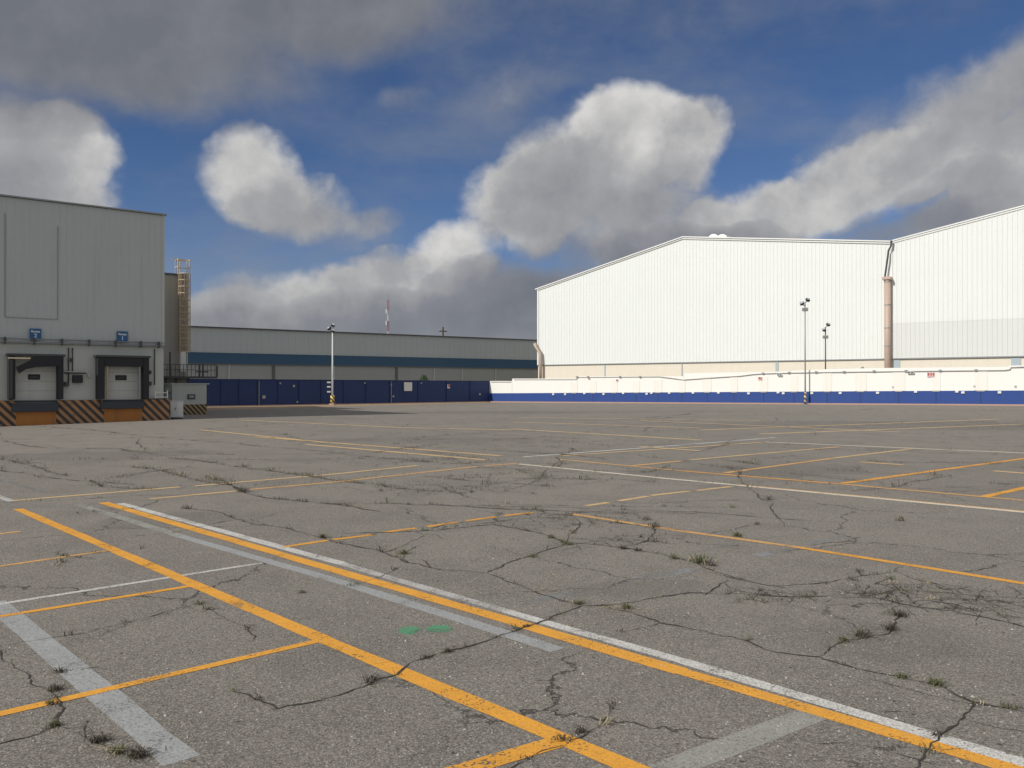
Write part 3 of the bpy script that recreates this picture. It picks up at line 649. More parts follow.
BH = BHf(U1)
band.v += [(U1, -.008, gu(fWW, U1) - .2), (U1, -.008, gu(fWW, U1) + BH), (U1, 0, gu(fWW, U1) + BH), (U1, .01, gu(fWW, U1) + BH)]
for i in range(n):
    for k in (0, 1): band.f.append((4 * i + k, 4 * i + 4 + k, 4 * i + 5 + k, 4 * i + 1 + k))
band.build('blue_band', M['blue_band'], ww)
def topz(u):
    for a, b in zip(tp, tp[1:]):
        if a[0] <= u <= b[0]: return a[1] + (b[1] - a[1]) * (u - a[0]) / max(1e-6, b[0] - a[0])
    return tp[-1][1]
for px in (574, 593, 614, 636, 658, 682, 707, 734, 763.6, 794, 827, 860.6, 898.6, 936, 980.7):
    u = fWW.u(px); g = gu(fWW, u); BH = BHf(u); w = random.uniform(.32, .5)
    MB().box(u - w, u + w, -.030, 0.0, g + BH + .02, topz(u) - random.uniform(.30, .45)).build('pier', M['pier'], ww)
    MB().box(u - .28, u + .28, -.06, -.009, g + BH - .06, g + BH + .03).build('bracket', M['conduit'], ww)
    MB().box(u - .03, u + .03, -.020, -.009, g, g + BH - .07).build('joint', M['blue_wall'], ww)
for px in (553.6, 565.5, 584.7, 603.9, 623.5, 647, 651.7, 669.5, 693.3, 718.7, 748.8, 778.3, 783.5, 812, 840.4, 877.8, 915.8, 957, 963, 999.6):
    u = fWW.u(px); g = gu(fWW, u); BH = BHf(u); dz = random.choice((.02, .02, .10)); 
    MB().box(u - .12, u + .12, -.10, -.009, g + BH - .25 + dz, g + BH - .07 + dz).build('junction_box', M['sign_white'], ww, bevel=.01)
cable = [(660,376.8),(672,378.2),(683,379.8),(700,378.6),(720,377.2),(740,376),(752,374.4),(763,373.6),(785,373),(810,372.5),(845,372),(900,371.3),(950,370.8),(1005,370.2),(1010,369.4),(1011,367.3),(1024,366.9)]
pts = [zat(fWW, x, y, -.08) for x, y in cable]
MB().tube([(a, -.08, b) for a, b in pts], .035, 6).build('conduit', M['conduit'], ww, True)
MB().tube([(zat(fWW, 491, 381.6, -.05)[0], -.05, zat(fWW, 491, 381.9, -.05)[1]), (zat(fWW, 511, 381.9, -.05)[0], -.05, zat(fWW, 511, 381.9)[1])], .03, 6).build('conduit', M['conduit'], ww, True)
p5 = [zat(fWW, x, y, -.05) for x, y in ((514, 379.6), (576, 379.5), (578, 377.3), (660, 376.8))]
MB().tube([(a, -.05, b) for a, b in p5], .03, 6).build('conduit', M['conduit'], ww, True)
for px, py in ((763,373.4),(789,372.6),(816,372.1),(844,371.8),(874,371.2),(906,370.9),(940,370.6),(976,370.2),(577,377),(620,376.9),(640,376.9),(588,377)):
    a, b = zat(fWW, px, py, -.08); MB().box(a - .10, a + .10, -.13, -.0, b - .08, b + .08).build('conduit_clip', M['grey_metal'], ww)
# small signs on the white wall
def small_sign(fr, px, py, w, h, lab, face, marks, off=-.035):
    u, z = zat(fr, px, py, off); P = fr.world(u, off)
    t = thing('wall_sign', lab, 'sign', (P.x, P.y, z - h / 2), fr.ang)
    MB().box(-w / 2, w / 2, -.02, .0, 0, h).build('board', M[face], t)
    for (x0, x1, z0, z1, mt) in marks: MB().box(x0 * w, x1 * w, -.026, -.021, z0 * h, z1 * h).build('marking', M[mt], t)
small_sign(fWW, 760.5, 378.6, .42, .34, 'small white sign with red marks, left of the tall lamp post on the white wall', 'sign_white', [(-.45,-.05,.35,.9,'sign_red'),(.0,.3,.25,.85,'sign_red'),(-.45,.4,.1,.2,'sign_red')])
small_sign(fWW, 779.5, 374.9, .42, .18, 'thin dark sign under the conduit just left of the tall lamp post', 'sign_white', [(-.46,-.05,.15,.85,'trim_dark'),(.05,.46,.15,.85,'trim_dark')], -.16)
small_sign(fWW, 910.5, 372.6, .50, .18, 'thin dark sign under the conduit right of the thick downpipe', 'sign_white', [(-.46,-.05,.15,.85,'trim_dark'),(.05,.46,.15,.85,'trim_dark')], -.16)
small_sign(fWW, 931, 374.8, .56, .40, 'largest red marked white sign, rightmost on the sunlit wall', 'sign_white', [(-.46,-.18,.3,.9,'sign_red'),(-.1,.12,.3,.9,'sign_red'),(.2,.46,.3,.9,'sign_red'),(-.46,.46,.08,.18,'sign_red')])
small_sign(fWW, 589, 378.6, .22, .2, 'tiny dark red sign near the first step of the white wall top', 'sign_white', [(-.4,.4,.2,.8,'sign_red')], -.06)
small_sign(fWW, 617, 380.3, .26, .24, 'tiny red square sign low beside a pier on the left part of the white wall', 'sign_white', [(-.4,.4,.2,.8,'sign_red')])
for px, py in ((893, 387.3), (974.5, 386.4), (1015.5, 386.4)):
    u, z = zat(fWW, px, py); MB().box(u - .07, u + .07, -.05, -.001, z - .08, z + .08).build('socket_box', M['conduit'], ww)

# ================================================================== navy perimeter wall
bw = thing('perimeter_wall', 'long navy blue panelled wall in shade below the grey and teal building', 'wall', (W1A.x, W1A.y, 0), fW1.ang)
_, ztb = zat(fW1, 340, 380.3)
ub0 = fW1.u(186); L1 = fW1.len
MB().box(ub0, L1 - .01, 0, .22, -.2, ztb).build('wall_panel', M['blue_wall'], bw)
MB().box(ub0, L1 - .01, -.05, .26, ztb + .001, ztb + .05).build('coping', M['blue_wall'], bw)
for px in (221, 239, 257.5, 278, 299, 321, 343.5, 366, 390, 418, 446.5, 470):
    u = fW1.u(px); MB().box(u - .03, u + .03, -.05, 0.0, -.1, ztb - .001).build('post', M['blue_wall'], bw)
for px, py, s in ((263.5,397,.28),(280,383.3,.14),(293.5,386,.2),(364.5,383,.14),(393,396.4,.18),(421,383.2,.14),(479.5,394.2,.2),(391,385,.12),(297,402,.14)):
    u, z = zat(fW1, px, py); MB().box(u - s / 2, u + s / 2, -.09, -.001, z - s / 2, z + s / 2).build('junction_box', M['conduit'], bw, bevel=.01)
for px in (257.5, 390): 
    u = fW1.u(px) + .12; MB().tube([(u, -.05, .1), (u, -.05, ztb - .1)], .025, 6).build('conduit', M['conduit'], bw)
small_sign(fW1, 408, 386.6, 1.02, .88, 'large plain white notice board on the navy wall', 'sign_white', [], -.1)
small_sign(fW1, 448.5, 386.4, .36, .42, 'small red and white sign on the navy wall', 'sign_white', [(-.2,.45,.35,.95,'sign_red')], -.1)

# ================================================================== long grey building behind the navy wall
LA = at(205, 360, 92.0); LB = at(537, 360, 118.0)
fL = Frame((LA.x, LA.y), (LB.x, LB.y))
lb = thing('long_warehouse', 'long low grey warehouse with a teal band, behind the navy wall', 'warehouse', (LA.x, LA.y, 0), fL.ang)
ul0 = fL.u(150); ul1 = fL.len + 6.2
_, zr_ = zat(fL, 370, 334.2); _, zbt = zat(fL, 340, 355.6); _, zbb = zat(fL, 340, 365.3)
ribbed(ul0, ul1, lambda u: zbt + .01, lambda u: zr_, -.03, .8, .03, .14).build('cladding', M['far_clad'], lb)
MB().box(ul0, ul1, 0, 40, zbt - .05, zr_ - .02).build('wall', M['far_clad'], lb)
MB().box(ul0, ul1, -.10, .1, zbb, zbt).build('teal_band', M['teal'], lb)
MB().box(ul0, ul1, .02, 40, -.2, zbt - .06).build('lower_wall', M['far_low'], lb)
MB().box(ul0 - .2, ul1, -.25, .2, zr_ + .001, zr_ + .14).build('fascia', M['dark_metal'], lb)
MB().prism([(0, 0)] * 0 or [(ul0, zr_ - .01), (ul1, zr_ - .01), (ul1, zr_ + .05), (ul0, zr_ + .05)], .21, 40).build('roof', M['roof_metal'], lb)
MB().box(ul0, ul1, -.14, -.02, zbb - .12, zbb - .005).build('sill_trim', M['trim_dark'], lb)
for px in (229, 273.5, 334, 396.5, 434, 462, 495.5):
    u = fL.u(px); w = .16 if px not in (396.5, 273.5) else .32
    MB().box(u - w / 2, u + w / 2, -.08, .02, -.1, zbb - .13).build('column', M['trim_dark' if px in (396.5, 273.5) else 'far_clad'], lb)
for k in range(0):
    u = ul0 + 6 + k * 6.1; MB().box(u, u + .03, -.075, -.03, zbt + .02, zr_).build('sheet_joint', M['trim_dark'], lb)

# ================================================================== left building with loading docks
P1 = gpt(163.5, 419.9)
dirL = Vector((1.30, 1.0, 0)).normalized()
fB = Frame((P1.x, P1.y), (P1.x + dirL.x, P1.y + dirL.y))
ld = thing('loading_building', 'tall grey building on the left with two loading docks and striped yellow dock base', 'building', (P1.x, P1.y, 0), fB.ang)
_, zrf = zat(fB, 163, 215.3); _, zpi = zat(fB, 163, 346.2); _, zdk = zat(fB, 160, 399.3)
uL = -34.0; DB = 17.0
ribbed(uL, 0, lambda u: zpi - .02, lambda u: zrf - .02, -.03, .32, .012, .06).build('cladding', M['grey_clad'], ld)
MB().box(uL, -.002, 0.0, DB, zpi - .03, zrf - .03).build('wall', M['grey_clad'], ld)
# lower wall with the two door openings
docks = []
def B(px, py, off=0): return fB.uz(px, py, off)
D1 = dict(sh=(7.4, 62.0), top=356.2, op=(13.7, 56.8), cur=367.0, dr=(13.7, 56.6), win=(28, 40, 374.3, 379.7), lev=(12, 58.6, 403.3, 411.4), orr=(15.6, 55.7))
D2 = dict(sh=(95.3, 147.0), top=357.6, op=(102.5, 141.5), cur=366.6, dr=(104, 140), win=(115.3, 126.6, 375.2, 380.2), lev=(100.6, 144.2, 401.7, 408.3), orr=(103.5, 141.6))
edges = [uL]
for D in (D1, D2): edges += [B(D['op'][0], 380)[0], B(D['op'][1], 380)[0]]
edges.append(-.002)
ztop1 = B(35, D1['cur'] - 5)[1]
lw = MB()
for i in range(0, 6, 2): lw.box(edges[i], edges[i + 1], .0, .3, -.2, zpi - .035)
for i in (1, 3):
    lw.box(edges[i], edges[i + 1], .0, .3, ztop1, zpi - .035); lw.box(edges[i], edges[i + 1], .0, .3, -.2, zdk)
lw.box(-.30, -.002, .301, DB, -.2, zpi - .035); lw.box(uL, -.301, DB - .3, DB, -.2, zpi - .035)
lw.build('lower_wall', M['grey_lower'], ld)
MB().box(uL, .12, -.14, DB + .1, zrf, zrf + .07).build('roof', M['grey_metal'], ld)
# corner trim, parapet flashing
MB().box(-.10, .03, -.06, .05, zpi, zrf - .001).build('corner_trim', M['grey_lower'], ld)
# framed panel outline on the cladding
x0, zt = B(5, 221); x1, zb = B(57.5, 319.5)
zt = B(57, 226)[1]
MB().box(x0 - .02, x0 + .02, -.06, -.035, zb, zt + .35).box(x1 - .012, x1 + .012, -.06, -.035, zb, zt).box(x0 + .031, x1 - .013, -.06, -.035, zb - .012, zb + .022).build('panel_outline', M['grey_metal'], ld)
# pipe run with brackets
pm_ = MB(); pm_.tube([(uL, -.22, zpi - .02), (-.05, -.22, zpi - .02)], .055, 8); pm_.tube([(uL, -.20, zpi + .16), (-.05, -.20, zpi + .16)], .03, 6)
pm_.build('pipe', M['grey_metal'], ld, True)
for px in (4.5, 34, 61.5, 88.5, 115, 140, 158):
    u, _ = B(px, 343); MB().box(u - .03, u + .03, -.30, -.0, zpi - .10, zpi + .22).build('pipe_bracket', M['dark_metal'], ld)
# plinth: hazard striped and orange faces
pl = MB(); seg = [uL, B(D1['orr'][0], 415)[0], B(D1['orr'][1], 415)[0], B(D2['orr'][0], 415)[0], B(D2['orr'][1], 415)[0], B(169.5, 415, -.12)[0]]
for a, b in ((seg[0], seg[1]), (seg[2], seg[3]), (seg[4], seg[5])): pl.box(a, b, -.12, -.001, -.6, zdk)
pl.build('striped_base', M['hazard'], ld)
for a, b, D in ((seg[1], seg[2], D1), (seg[3], seg[4], D2)):
    zl = B(35 if D is D1 else 122, D['lev'][3], -.1)[1]
    MB().box(a + .002, b - .002, -.115, -.001, -.6, zl).build('orange_dock_face', M['orange_dock'], ld)
MB().box(seg[4], 0.02, -.16, .0, zdk + .001, zdk + .05).build('ledge', M['dark_metal'], ld)
def dock(D, name_lab, torn):
    a, zt = B(D['sh'][0], D['top']); b, _ = B(D['sh'][1], D['top']); o0, _ = B(D['op'][0], 380); o1, _ = B(D['op'][1], 380)
    zt = B(0.5 * (D['sh'][0] + D['sh'][1]), D['top'])[1]; zc = B(0.5 * (D['sh'][0] + D['sh'][1]), D['cur'], -.4)[1]
    sh = MB()
    sh.box(a, o0 + .02, -.45, -.001, zdk + .05, zt); sh.build('dock_shelter_side', M['black_pad'], ld, bevel=.03)
    MB().box(o1 - .02, b, -.45, -.001, zdk + .05, zt).build('dock_shelter_side', M['black_pad'], ld, bevel=.03)
    MB().box(a - .08, b + .08, -.50, -.001, zt + .001, zt + .10).build('dock_shelter_canopy', M['dark_metal'], ld)
    if torn:
        q = [(62, 356.8), (62, 366.2), (37, 367.0), (26, 369.2), (19, 373.6), (17.5, 371), (15.8, 367), (30, 360.5), (31, 356.8)]
        pts = [B(x, y, -.47) for x, y in q][::-1]
        MB().prism(pts, -.50, -.46).build('torn_curtain', M['black_pad'], ld)
        qa, qb = B(8, 357.8, -.47), B(31, 357.6, -.47)
        MB().box(qa[0], qb[0], -.50, -.46, qa[1] - .04, qa[1] + .03).build('exposed_frame', M['cream_metal'], ld)
        ra, rb = B(11.5, 358, -.47), B(11.5, 398, -.47)
        MB().box(ra[0] - .04, ra[0] + .04, -.50, -.455, rb[1], ra[1] - .1).build('exposed_frame', M['dark_metal'], ld)
    else:
        MB().box(o0 + .02, o1 - .02, -.45, -.36, zc, zt).build('curtain', M['black_pad'], ld, bevel=.02)
        ra = o0 + .10; MB().box(ra, ra + .08, -.40, -.30, zdk + .05, zc).build('side_strip', M['cage_metal'], ld)
        MB().box(o1 - .22, o1 - .15, -.40, -.30, zdk + .05, zc).build('side_strip', M['grey_metal'], ld)
    dr = MB(); zd0 = zdk - .02; zd1 = ztop1 + .02; nn = 4
    for k in range(nn):
        dr.box(o0 + .02, o1 - .02, .10, .16, zd0 + (zd1 - zd0) * k / nn + .006, zd0 + (zd1 - zd0) * (k + 1) / nn)
    d_ = dr.build('dock_door', M['door_white'], ld, bevel=.008)
    w0, w1, wy0, wy1 = D['win']; wa, wz1 = B(w0, wy0, .1); wb, wz0 = B(w1, wy1, .1)
    MB().box(wa, wb, .06, .10, wz0, wz1).build('window_frame', M['black_pad'], d_, bevel=.03)
    MB().box(wa + .08, wb - .08, .05, .06, wz0 + .08, wz1 - .08).build('window_pane', M['door_win'], d_)
    l0, l1, ly0, ly1 = D['lev']; la, lz1 = B(l0, ly0, -.3); lb_, lz0 = B(l1, ly1, -.3)
    MB().box(la, lb_, -.30, -.122, lz0, lz1).build('dock_leveller', M['leveller'], ld, bevel=.02)
    MB().box(o0, o1, -.121, .2, zdk - .08, zdk + .001).build('dock_sill', M['leveller'], ld)
dock(D1, 'left', True); dock(D2, 'right', False)
# conduits, boxes between the docks
def box_px(name, x0, y0, x1, y1, yo0, yo1, mat, par=ld, bev=0.0):
    a, z1 = B(x0, y0, yo0); b, z0 = B(x1, y1, yo0); return MB().box(a, b, yo0, yo1, min(z0, z1), max(z0, z1)).build(name, M[mat], par, bevel=bev)
for x, y0, y1 in ((68.6, 348, 386), (72.5, 348, 372), (154.6, 349, 385)):
    a, z1 = B(x, y0, -.06); _, z0 = B(x, y1, -.06); MB().tube([(a, -.06, z0), (a, -.06, z1)], .028, 6).build('conduit', M['dark_metal'], ld, True)
a, z = B(64.5, 373, -.12); b, _ = B(86, 373, -.12); MB().tube([(a, -.12, z), (b, -.12, z)], .03, 6).build('conduit', M['dark_metal'], ld, True)
box_px('control_box', 73, 375, 83, 382.8, -.25, -.001, 'black_pad', bev=.02)
box_px('control_box', 64.7, 382, 68.8, 386.5, -.2, -.001, 'dark_metal', bev=.02)
box_px('control_box', 70.5, 358, 72, 362, -.2, -.061, 'dark_metal', bev=.01)
box_px('control_box', 149, 381.5, 152, 385.5, -.2, -.001, 'dark_metal', bev=.02)
box_px('control_box', 150, 370.5, 151.6, 374, -.15, -.001, 'dark_metal')
box_px('cable_tray', 64.5, 371.3, 87, 372.3, -.2, -.1, 'conduit')
box_px('control_box', 88, 374, 90, 377, -.2, -.001, 'conduit')

# dock number signs (things of their own)
def dock_sign(x0, x1, y0, y1, txt, lab):
    a, z1 = B(x0, y0, -.12); b, z0 = B(x1, y1, -.12); w = b - a; h = z1 - z0; P = fB.world(a, -.12)
    t = thing('dock_sign', lab, 'sign', (P.x, P.y, z0), fB.ang, 'blue dock number signs')
    MB().box(0, w, -.03, .03, 0, h).build('board', M['sign_blue'], t)
    for s, size, zz in (('Rampa', .24 * h, .64 * h), (txt, .46 * h, .15 * h)):
        cv = bpy.data.curves.new('lettering', 'FONT'); cv.body = s; cv.size = size * 1.15; cv.align_x = 'CENTER'; cv.extrude = .004; cv.offset = 0.006
        tmp = bpy.data.objects.new('tmp', cv); C.objects.link(tmp); bpy.context.view_layer.update()
        me = bpy.data.meshes.new_from_object(tmp); bpy.data.objects.remove(tmp)
        me.materials.clear(); me.materials.append(M['sign_text'])
        o = bpy.data.objects.new('lettering', me); C.objects.link(o); o.parent = t
        o.location = (w / 2, -.036, zz); o.rotation_euler = (R(90), 0, 0)
dock_sign(29.5, 41.2, 328.4, 339.2, '2', 'blue square sign reading Rampa 2 above the torn dock shelter')
dock_sign(117, 127.6, 331.2, 341.8, '1', 'blue square sign reading Rampa 1 above the right loading dock')

# ================================================================== annex behind, ladder, catwalk, utility block
A2 = at(186.5, 384, 57.5)
fA = Frame((A2.x, A2.y), (A2.x + dirL.x, A2.y + dirL.y))
an = thing('annex_building', 'narrow taupe annex wall beside the tall grey building, carrying the caged ladder', 'building', (A2.x, A2.y, 0), fA.ang)
_, za2 = fA.uz(178, 275.5)
MB().box(-9, 0, 0, 9.5, -.2, za2).build('wall', M['annex'], an)
MB().box(-9.1, .08, -.08, 9.6, za2 + .001, za2 + .12).build('roof', M['trim_dark'], an)
MB().box(-9.0, 0.0, -.03, -.001, 2.25, 2.4).build('string_course', M['annex'], an)
# caged ladder
pl_ = fA.world(fA.u(184.3, -.5), -.35)
lad = thing('caged_ladder', 'tall cream ladder with an ochre safety cage fixed to the taupe annex', 'ladder', (pl_.x, pl_.y, 0), fA.ang)
_, zl0 = fA.uz(183, 371, -.35); _, zl1 = fA.uz(183, 259, -.35); _, zc1 = fA.uz(183, 274, -.35); _, zc0 = fA.uz(183, 352, -.35)
for s in (-1, 1):
    MB().box(s * .24 - .03, s * .24 + .03, -.02, .03, zl0, zl1 - .05).build('stile', M['cream_metal'], lad)
z = zl0 + .15
while z < zc1 + .1: MB().box(-.22, .22, -.015, .02, z, z + .035).build('rung', M['cream_metal'], lad); z += .30
cg = MB(); z = zc0
hoop = [(-.32, .08), (-.36, -.2), (-.28, -.45), (-.12, -.58), (.12, -.58), (.28, -.45), (.36, -.2), (.32, .08)]
while z <= zc1 + .02:
    MB().tube([(x, y, z) for x, y in hoop], .028, 6).build('cage_hoop', M['cream_metal'], lad); z += (zc1 - zc0) / 12
cb_ = MB()
for x, y in hoop[:]: MB().box(x - .025, x + .025, y - .025, y + .025, zc0, zc1).build('cage_bar', M['cage_metal'], lad)
for x, y in ((0,-.59),): MB().box(x - .025, x + .025, y - .025, y + .025, zc0, zc1).build('cage_bar', M['cage_metal'], lad)
tr = MB()
for s in (-1, 1):
    for y in (-.05, .55): tr.box(s * .38 - .035, s * .38 + .035, y - .03, y + .03, zc1 - .05, zl1)
    tr.box(s * .38 - .035, s * .38 + .035, -.018, .518, zl1 - .08, zl1 + .0); tr.box(s * .38 - .035, s * .38 + .035, -.018, .518, zc1 + .45, zc1 + .5)
tr.box(-.42, .42, .515, .56, zl1 - .08, zl1 - .001); tr.box(-.42, .42, .515, .56, zc1 + .45, zc1 + .5); tr.box(-.70, .46, .1, .14, zl1 - .09, zl1 - .005)
tr.build('top_handrail', M['cream_metal'], lad)
MB().box(-.38, -.04, -.66, -.62, zl0 - .05, zc0 - .02).build('ladder_guard', M['white_metal'], lad)
MB().box(-.38, -.04, -.62, -.05, zl0 - .05, zl0).build('guard_bracket', M['grey_metal'], lad)

# catwalk
pc = fA.world(0, -1.5)
cwk = thing('catwalk', 'dark steel catwalk with a barred railing below the caged ladder', 'catwalk', (pc.x, pc.y, 0), fA.ang)
fC = Frame((pc.x, pc.y), (pc.x + dirL.x, pc.y + dirL.y))
cx0 = fC.u(163); cx1 = fC.u(217.5); _, zd = fC.uz(190, 376.3)
MB().box(cx0, cx1, 0, 1.4, zd - .12, zd).build('deck', M['dark_metal'], cwk)
rl = MB()
for f_ in (.55, 1.0): rl.box(cx0, cx1, -.02, .02, zd + f_ * .78 - .02, zd + f_ * .78 + .02)
u = cx0
while u < cx1:
    rl.box(u - .015, u + .015, -.015, .015, zd, zd + .76); u += .26
rl.build('railing', M['dark_metal'], cwk)
for px, py in ((170, 352), (199.5, 364), (203, 364), (217, 366)):
    u, zz = fC.uz(px, py); MB().box(u - .05, u + .05, -.05, .05, zd + .001, zz).build('post', M['dark_metal'], cwk)
for px in (168, 178.5, 191):
    u = fC.u(px); MB().box(u - .06, u + .06, .5, .62, -.05, zd - .121).build('leg', M['dark_metal'], cwk)
u, zz = fC.uz(202, 371); MB().box(u - .4, u + .4, -.12, -.021, zz - .1, zz).build('plate', M['dark_metal'], cwk)

# utility block
H1 = gpt(206.5, 414.2)
fH = Frame((H1.x, H1.y), (H1.x + dirL.x, H1.y + dirL.y))
hb = thing('utility_block', 'low pale rendered block with black vent and striped foot beside the grey building', 'block', (H1.x, H1.y, 0), fH.ang)
uh = fH.u(171.5); _, zh = fH.uz(206, 384.4); _, zs = fH.uz(206, 404.2)
MB().box(uh, 0, 0, 3.0, zs, zh).build('wall', M['grey_lower'], hb)
MB().box(uh - .01, .01, -.01, 3.01, -.1, zs - .001).build('striped_foot', M['hazard_small'], hb)
MB().box(uh - .05, .16, -.06, 3.06, zh + .001, zh + .07).build('coping', M['grey_lower'], hb)
a, z1 = fH.uz(187.5, 394.3); b, z0 = fH.uz(195, 399)
MB().box(a, b, -.06, -.001, z0, z1).build('vent', M['black_pad'], hb)
MB().box(a + .06, b - .06, -.075, -.061, z0 + .06, z1 - .06).build('vent_louvre', M['grey_metal'], hb)

# electrical cabinet
K = gpt(170.2, 419.3)
fK = Frame((K.x, K.y), (K.x + 1.0, K.y + .25))
kb = thing('electrical_cabinet', 'waist high white metal cabinet at the corner of the striped dock base', 'cabinet', (K.x, K.y, 0), fK.ang)
w = fK.u(182.2); _, zk = fK.uz(176, 401.2)
MB().box(0, w, 0, .45, .06, zk).build('body', M['white_metal'], kb, bevel=.015)
MB().box(.02, w / 2 - .008, -.02, -.001, .10, zk - .05).build('door', M['white_metal'], kb, bevel=.006)
MB().box(w / 2 + .008, w - .02, -.02, -.001, .10, zk - .05).build('door', M['white_metal'], kb, bevel=.006)
MB().box(.0 - .02, w + .02, -.03, .47, zk + .001, zk + .03).build('lid', M['white_metal'], kb)
MB().box(w / 2 - .06, w / 2 - .03, -.05, -.021, zk * .5, zk * .62).build('handle', M['dark_metal'], kb)
MB().box(.03, w - .03, .03, .42, -.02, .059).build('plinth', M['dark_metal'], kb)
# white guard rail on the dock ledge, dark stair rail
gp = fB.world(B(154.5, 400, -.12)[0], -.3)
gr_ = thing('guard_rail', 'small white tubular guard rail on the ledge beside the right dock', 'railing', (gp.x, gp.y, zdk + .05), fB.ang)
a = 0.0; b = B(166.5, 400, -.3)[0] - B(154.5, 400, -.3)[0]
gm = MB()
for zz in (.05, .28): gm.box(a + .02, b - .02, -.02, .02, zz, zz + .04)
gm.build('rail', M['white_metal'], gr_)
for u in (a, b): MB().box(u - .02, u + .02, -.02, .02, 0, .42).build('post', M['white_metal'], gr_)
S0 = at(166.5, 402, 45.5)
sr = thing('stair_rail', 'dark metal stair with handrail climbing beside the grey building corner', 'stair', (S0.x, S0.y, 0), fB.ang)
_zt = at(168, 386, 45.6).z
MB().tube([(-.1, 0, _zt), (.25, .0, _zt), (.25, 0, .3)], .03, 6).build('handrail', M['dark_metal'], sr)
MB().tube([(-.1, .0, _zt - .38), (.25, .0, _zt - .38)], .025, 6).build('handrail', M['dark_metal'], sr)
MB().tube([(-.1, .0, _zt - .02), (-.1, .0, .6)], .03, 6).build('post', M['dark_metal'], sr)
st = MB()
for k in range(4): st.box(-.1 + .0, .5, -.1 + .25 * k, .12 + .25 * k, .22 * (k + 1) - .04, .22 * (k + 1))
st.build('treads', M['dark_metal'], sr)
MB().box(-.13, -.101, -.1, 1.0, .1, .95).build('stringer', M['dark_metal'], sr)

# ================================================================== lamp posts
def lamp(loc, H, r, lab, mat, stripes, box_z=None, heads=((-.28, .0, -.30), (.18, .0, .0)), tilt=0.0):
    t = thing('floodlight_pole', lab, 'lamp post', loc, R(-10), 'floodlight poles around the lot')
    MB().tube([(0, 0, 0), (0, 0, H * .5), (0, 0, H)], r * 1.15, 12, r * .75).build('pole', M[mat], t, True)
    if stripes:
        MB().tube([(0, 0, .0), (0, 0, 1.05)], r * 1.15 + .03, 12).build('striped_sleeve', M['hazard_pole'], t, True)
        MB().box(-.22, .22, -.22, .22, -.1, .05).build('base_plate', M['grey_metal'], t)
    for (hx, hy, hz) in heads:
        # bracket arm and tilted floodlight head
        MB().tube([(0, 0, H + min(0, hz) - .05), (hx * .6, hy - .05, H + hz), (hx, hy - .12, H + hz + .08)], .03, 6).build('arm', M['dark_metal'], t)
        hm = MB(); hm.box(-.17, .17, -.13, .09, -.13, .13)
        h = hm.build('lamp_head', M['dark_metal'], t, bevel=.03); h.location = (hx, hy - .2, H + hz + .15); h.rotation_euler = (R(-38), R(12 if hx > 0 else -18), R(25 if hx > 0 else -20))
        g = MB().box(-.14, .14, -.145, -.131, -.10, .10).build('lens', M['lens'], h)
    if box_z:
        MB().box(-.24, .24, -.16, .16, box_z - .14, box_z + .14).build('ballast_box', M['grey_metal'], t, bevel=.02)
uP = fWW.u(805.2, -.62); Pp = fWW.world(uP, -0.62)
Hp = at(805, 302, Pp.y).z - gz(Pp.x, Pp.y)
lamp((Pp.x, Pp.y, gz(Pp.x, Pp.y)), Hp, .055, 'tall grey floodlight pole with striped foot in front of the white wall', 'grey_metal', True, Hp - .65)
Q = at(825.5, 360, 79.5); Hq = at(825, 327, 79.5).z
lamp((Q.x, Q.y, 0), Hq, .065, 'shorter dark floodlight pole standing behind the white wall', 'dark_metal', False, Hq - .95, ((-.15, 0, -.42), (.2, 0, .05)))
Lp = gpt(332.5, 405.8); Hl = at(331.5, 329, Lp.y).z
lamp((Lp.x, Lp.y, 0), Hl, .075, 'white floodlight pole with striped foot in front of the navy wall', 'white_metal', False, None, ((-.22, 0, -.12), (.12, 0, .18), (.10, 0, -.32)))
lt = [o for o in C.objects if o.get('label', '').startswith('white floodlight')][0]
MB().tube([(0, 0, .25), (0, 0, .95)], .19, 12).build('striped_sleeve', M['hazard_pole'], lt, True)
MB().box(-.24, .24, -.24, .24, -.1, .22).build('footing', M['kerb'], lt, bevel=.03)
for zz in (2.05, 1.65, 1.2): MB().box(-.50, -.16, -.06, .06, zz, zz + .14).build('switch_box', M['conduit'], lt)

# ================================================================== far masts and shrub
T0 = at(388, 384, 200.0)
mt = thing('antenna_mast', 'thin red and white lattice antenna mast far beyond the grey warehouse', 'antenna', (T0.x, T0.y, 0))
HT = at(388, 300, 200).z; tw = MB(); tr2 = MB(); wd = .22; NS = 18
for k in range(NS):
    z0 = HT * k / NS; z1 = HT * (k + 1) / NS; q = (tr2 if k % 4 < 2 else tw)
    cs_ = [(wd * math.cos(a_), wd * math.sin(a_)) for a_ in (0.3, 2.39, 4.49)]
    for i in range(3):
        a_, b_ = cs_[i], cs_[(i + 1) % 3]
        q.tube([(a_[0], a_[1], z0), (a_[0], a_[1], z1)], .035, 5); q.tube([(a_[0], a_[1], z0), (b_[0], b_[1], z1)], .022, 4); q.tube([(a_[0], a_[1], z1 - .05), (b_[0], b_[1], z1 - .05)], .022, 4)
tw.build('white_section', M['white_metal'], mt); tr2.build('red_section', M['red_paint'], mt)
MB().tube([(0, 0, HT), (0, 0, HT + 1.6)], .05, 5).build('spire', M['grey_metal'], mt)
for z in (HT - 3.2, HT - 6): MB().tube([(-.35, -.3, z), (-.35, -.3, z + 1.0)], .14, 8).build('antenna_panel', M['white_metal'], mt)
U0 = at(443, 384, 160.0)
up = thing('utility_pole', 'tiny dark utility pole with crossarm far beyond the grey warehouse', 'utility pole', (U0.x, U0.y, 0), .4)
HU = at(443, 327, 160).z
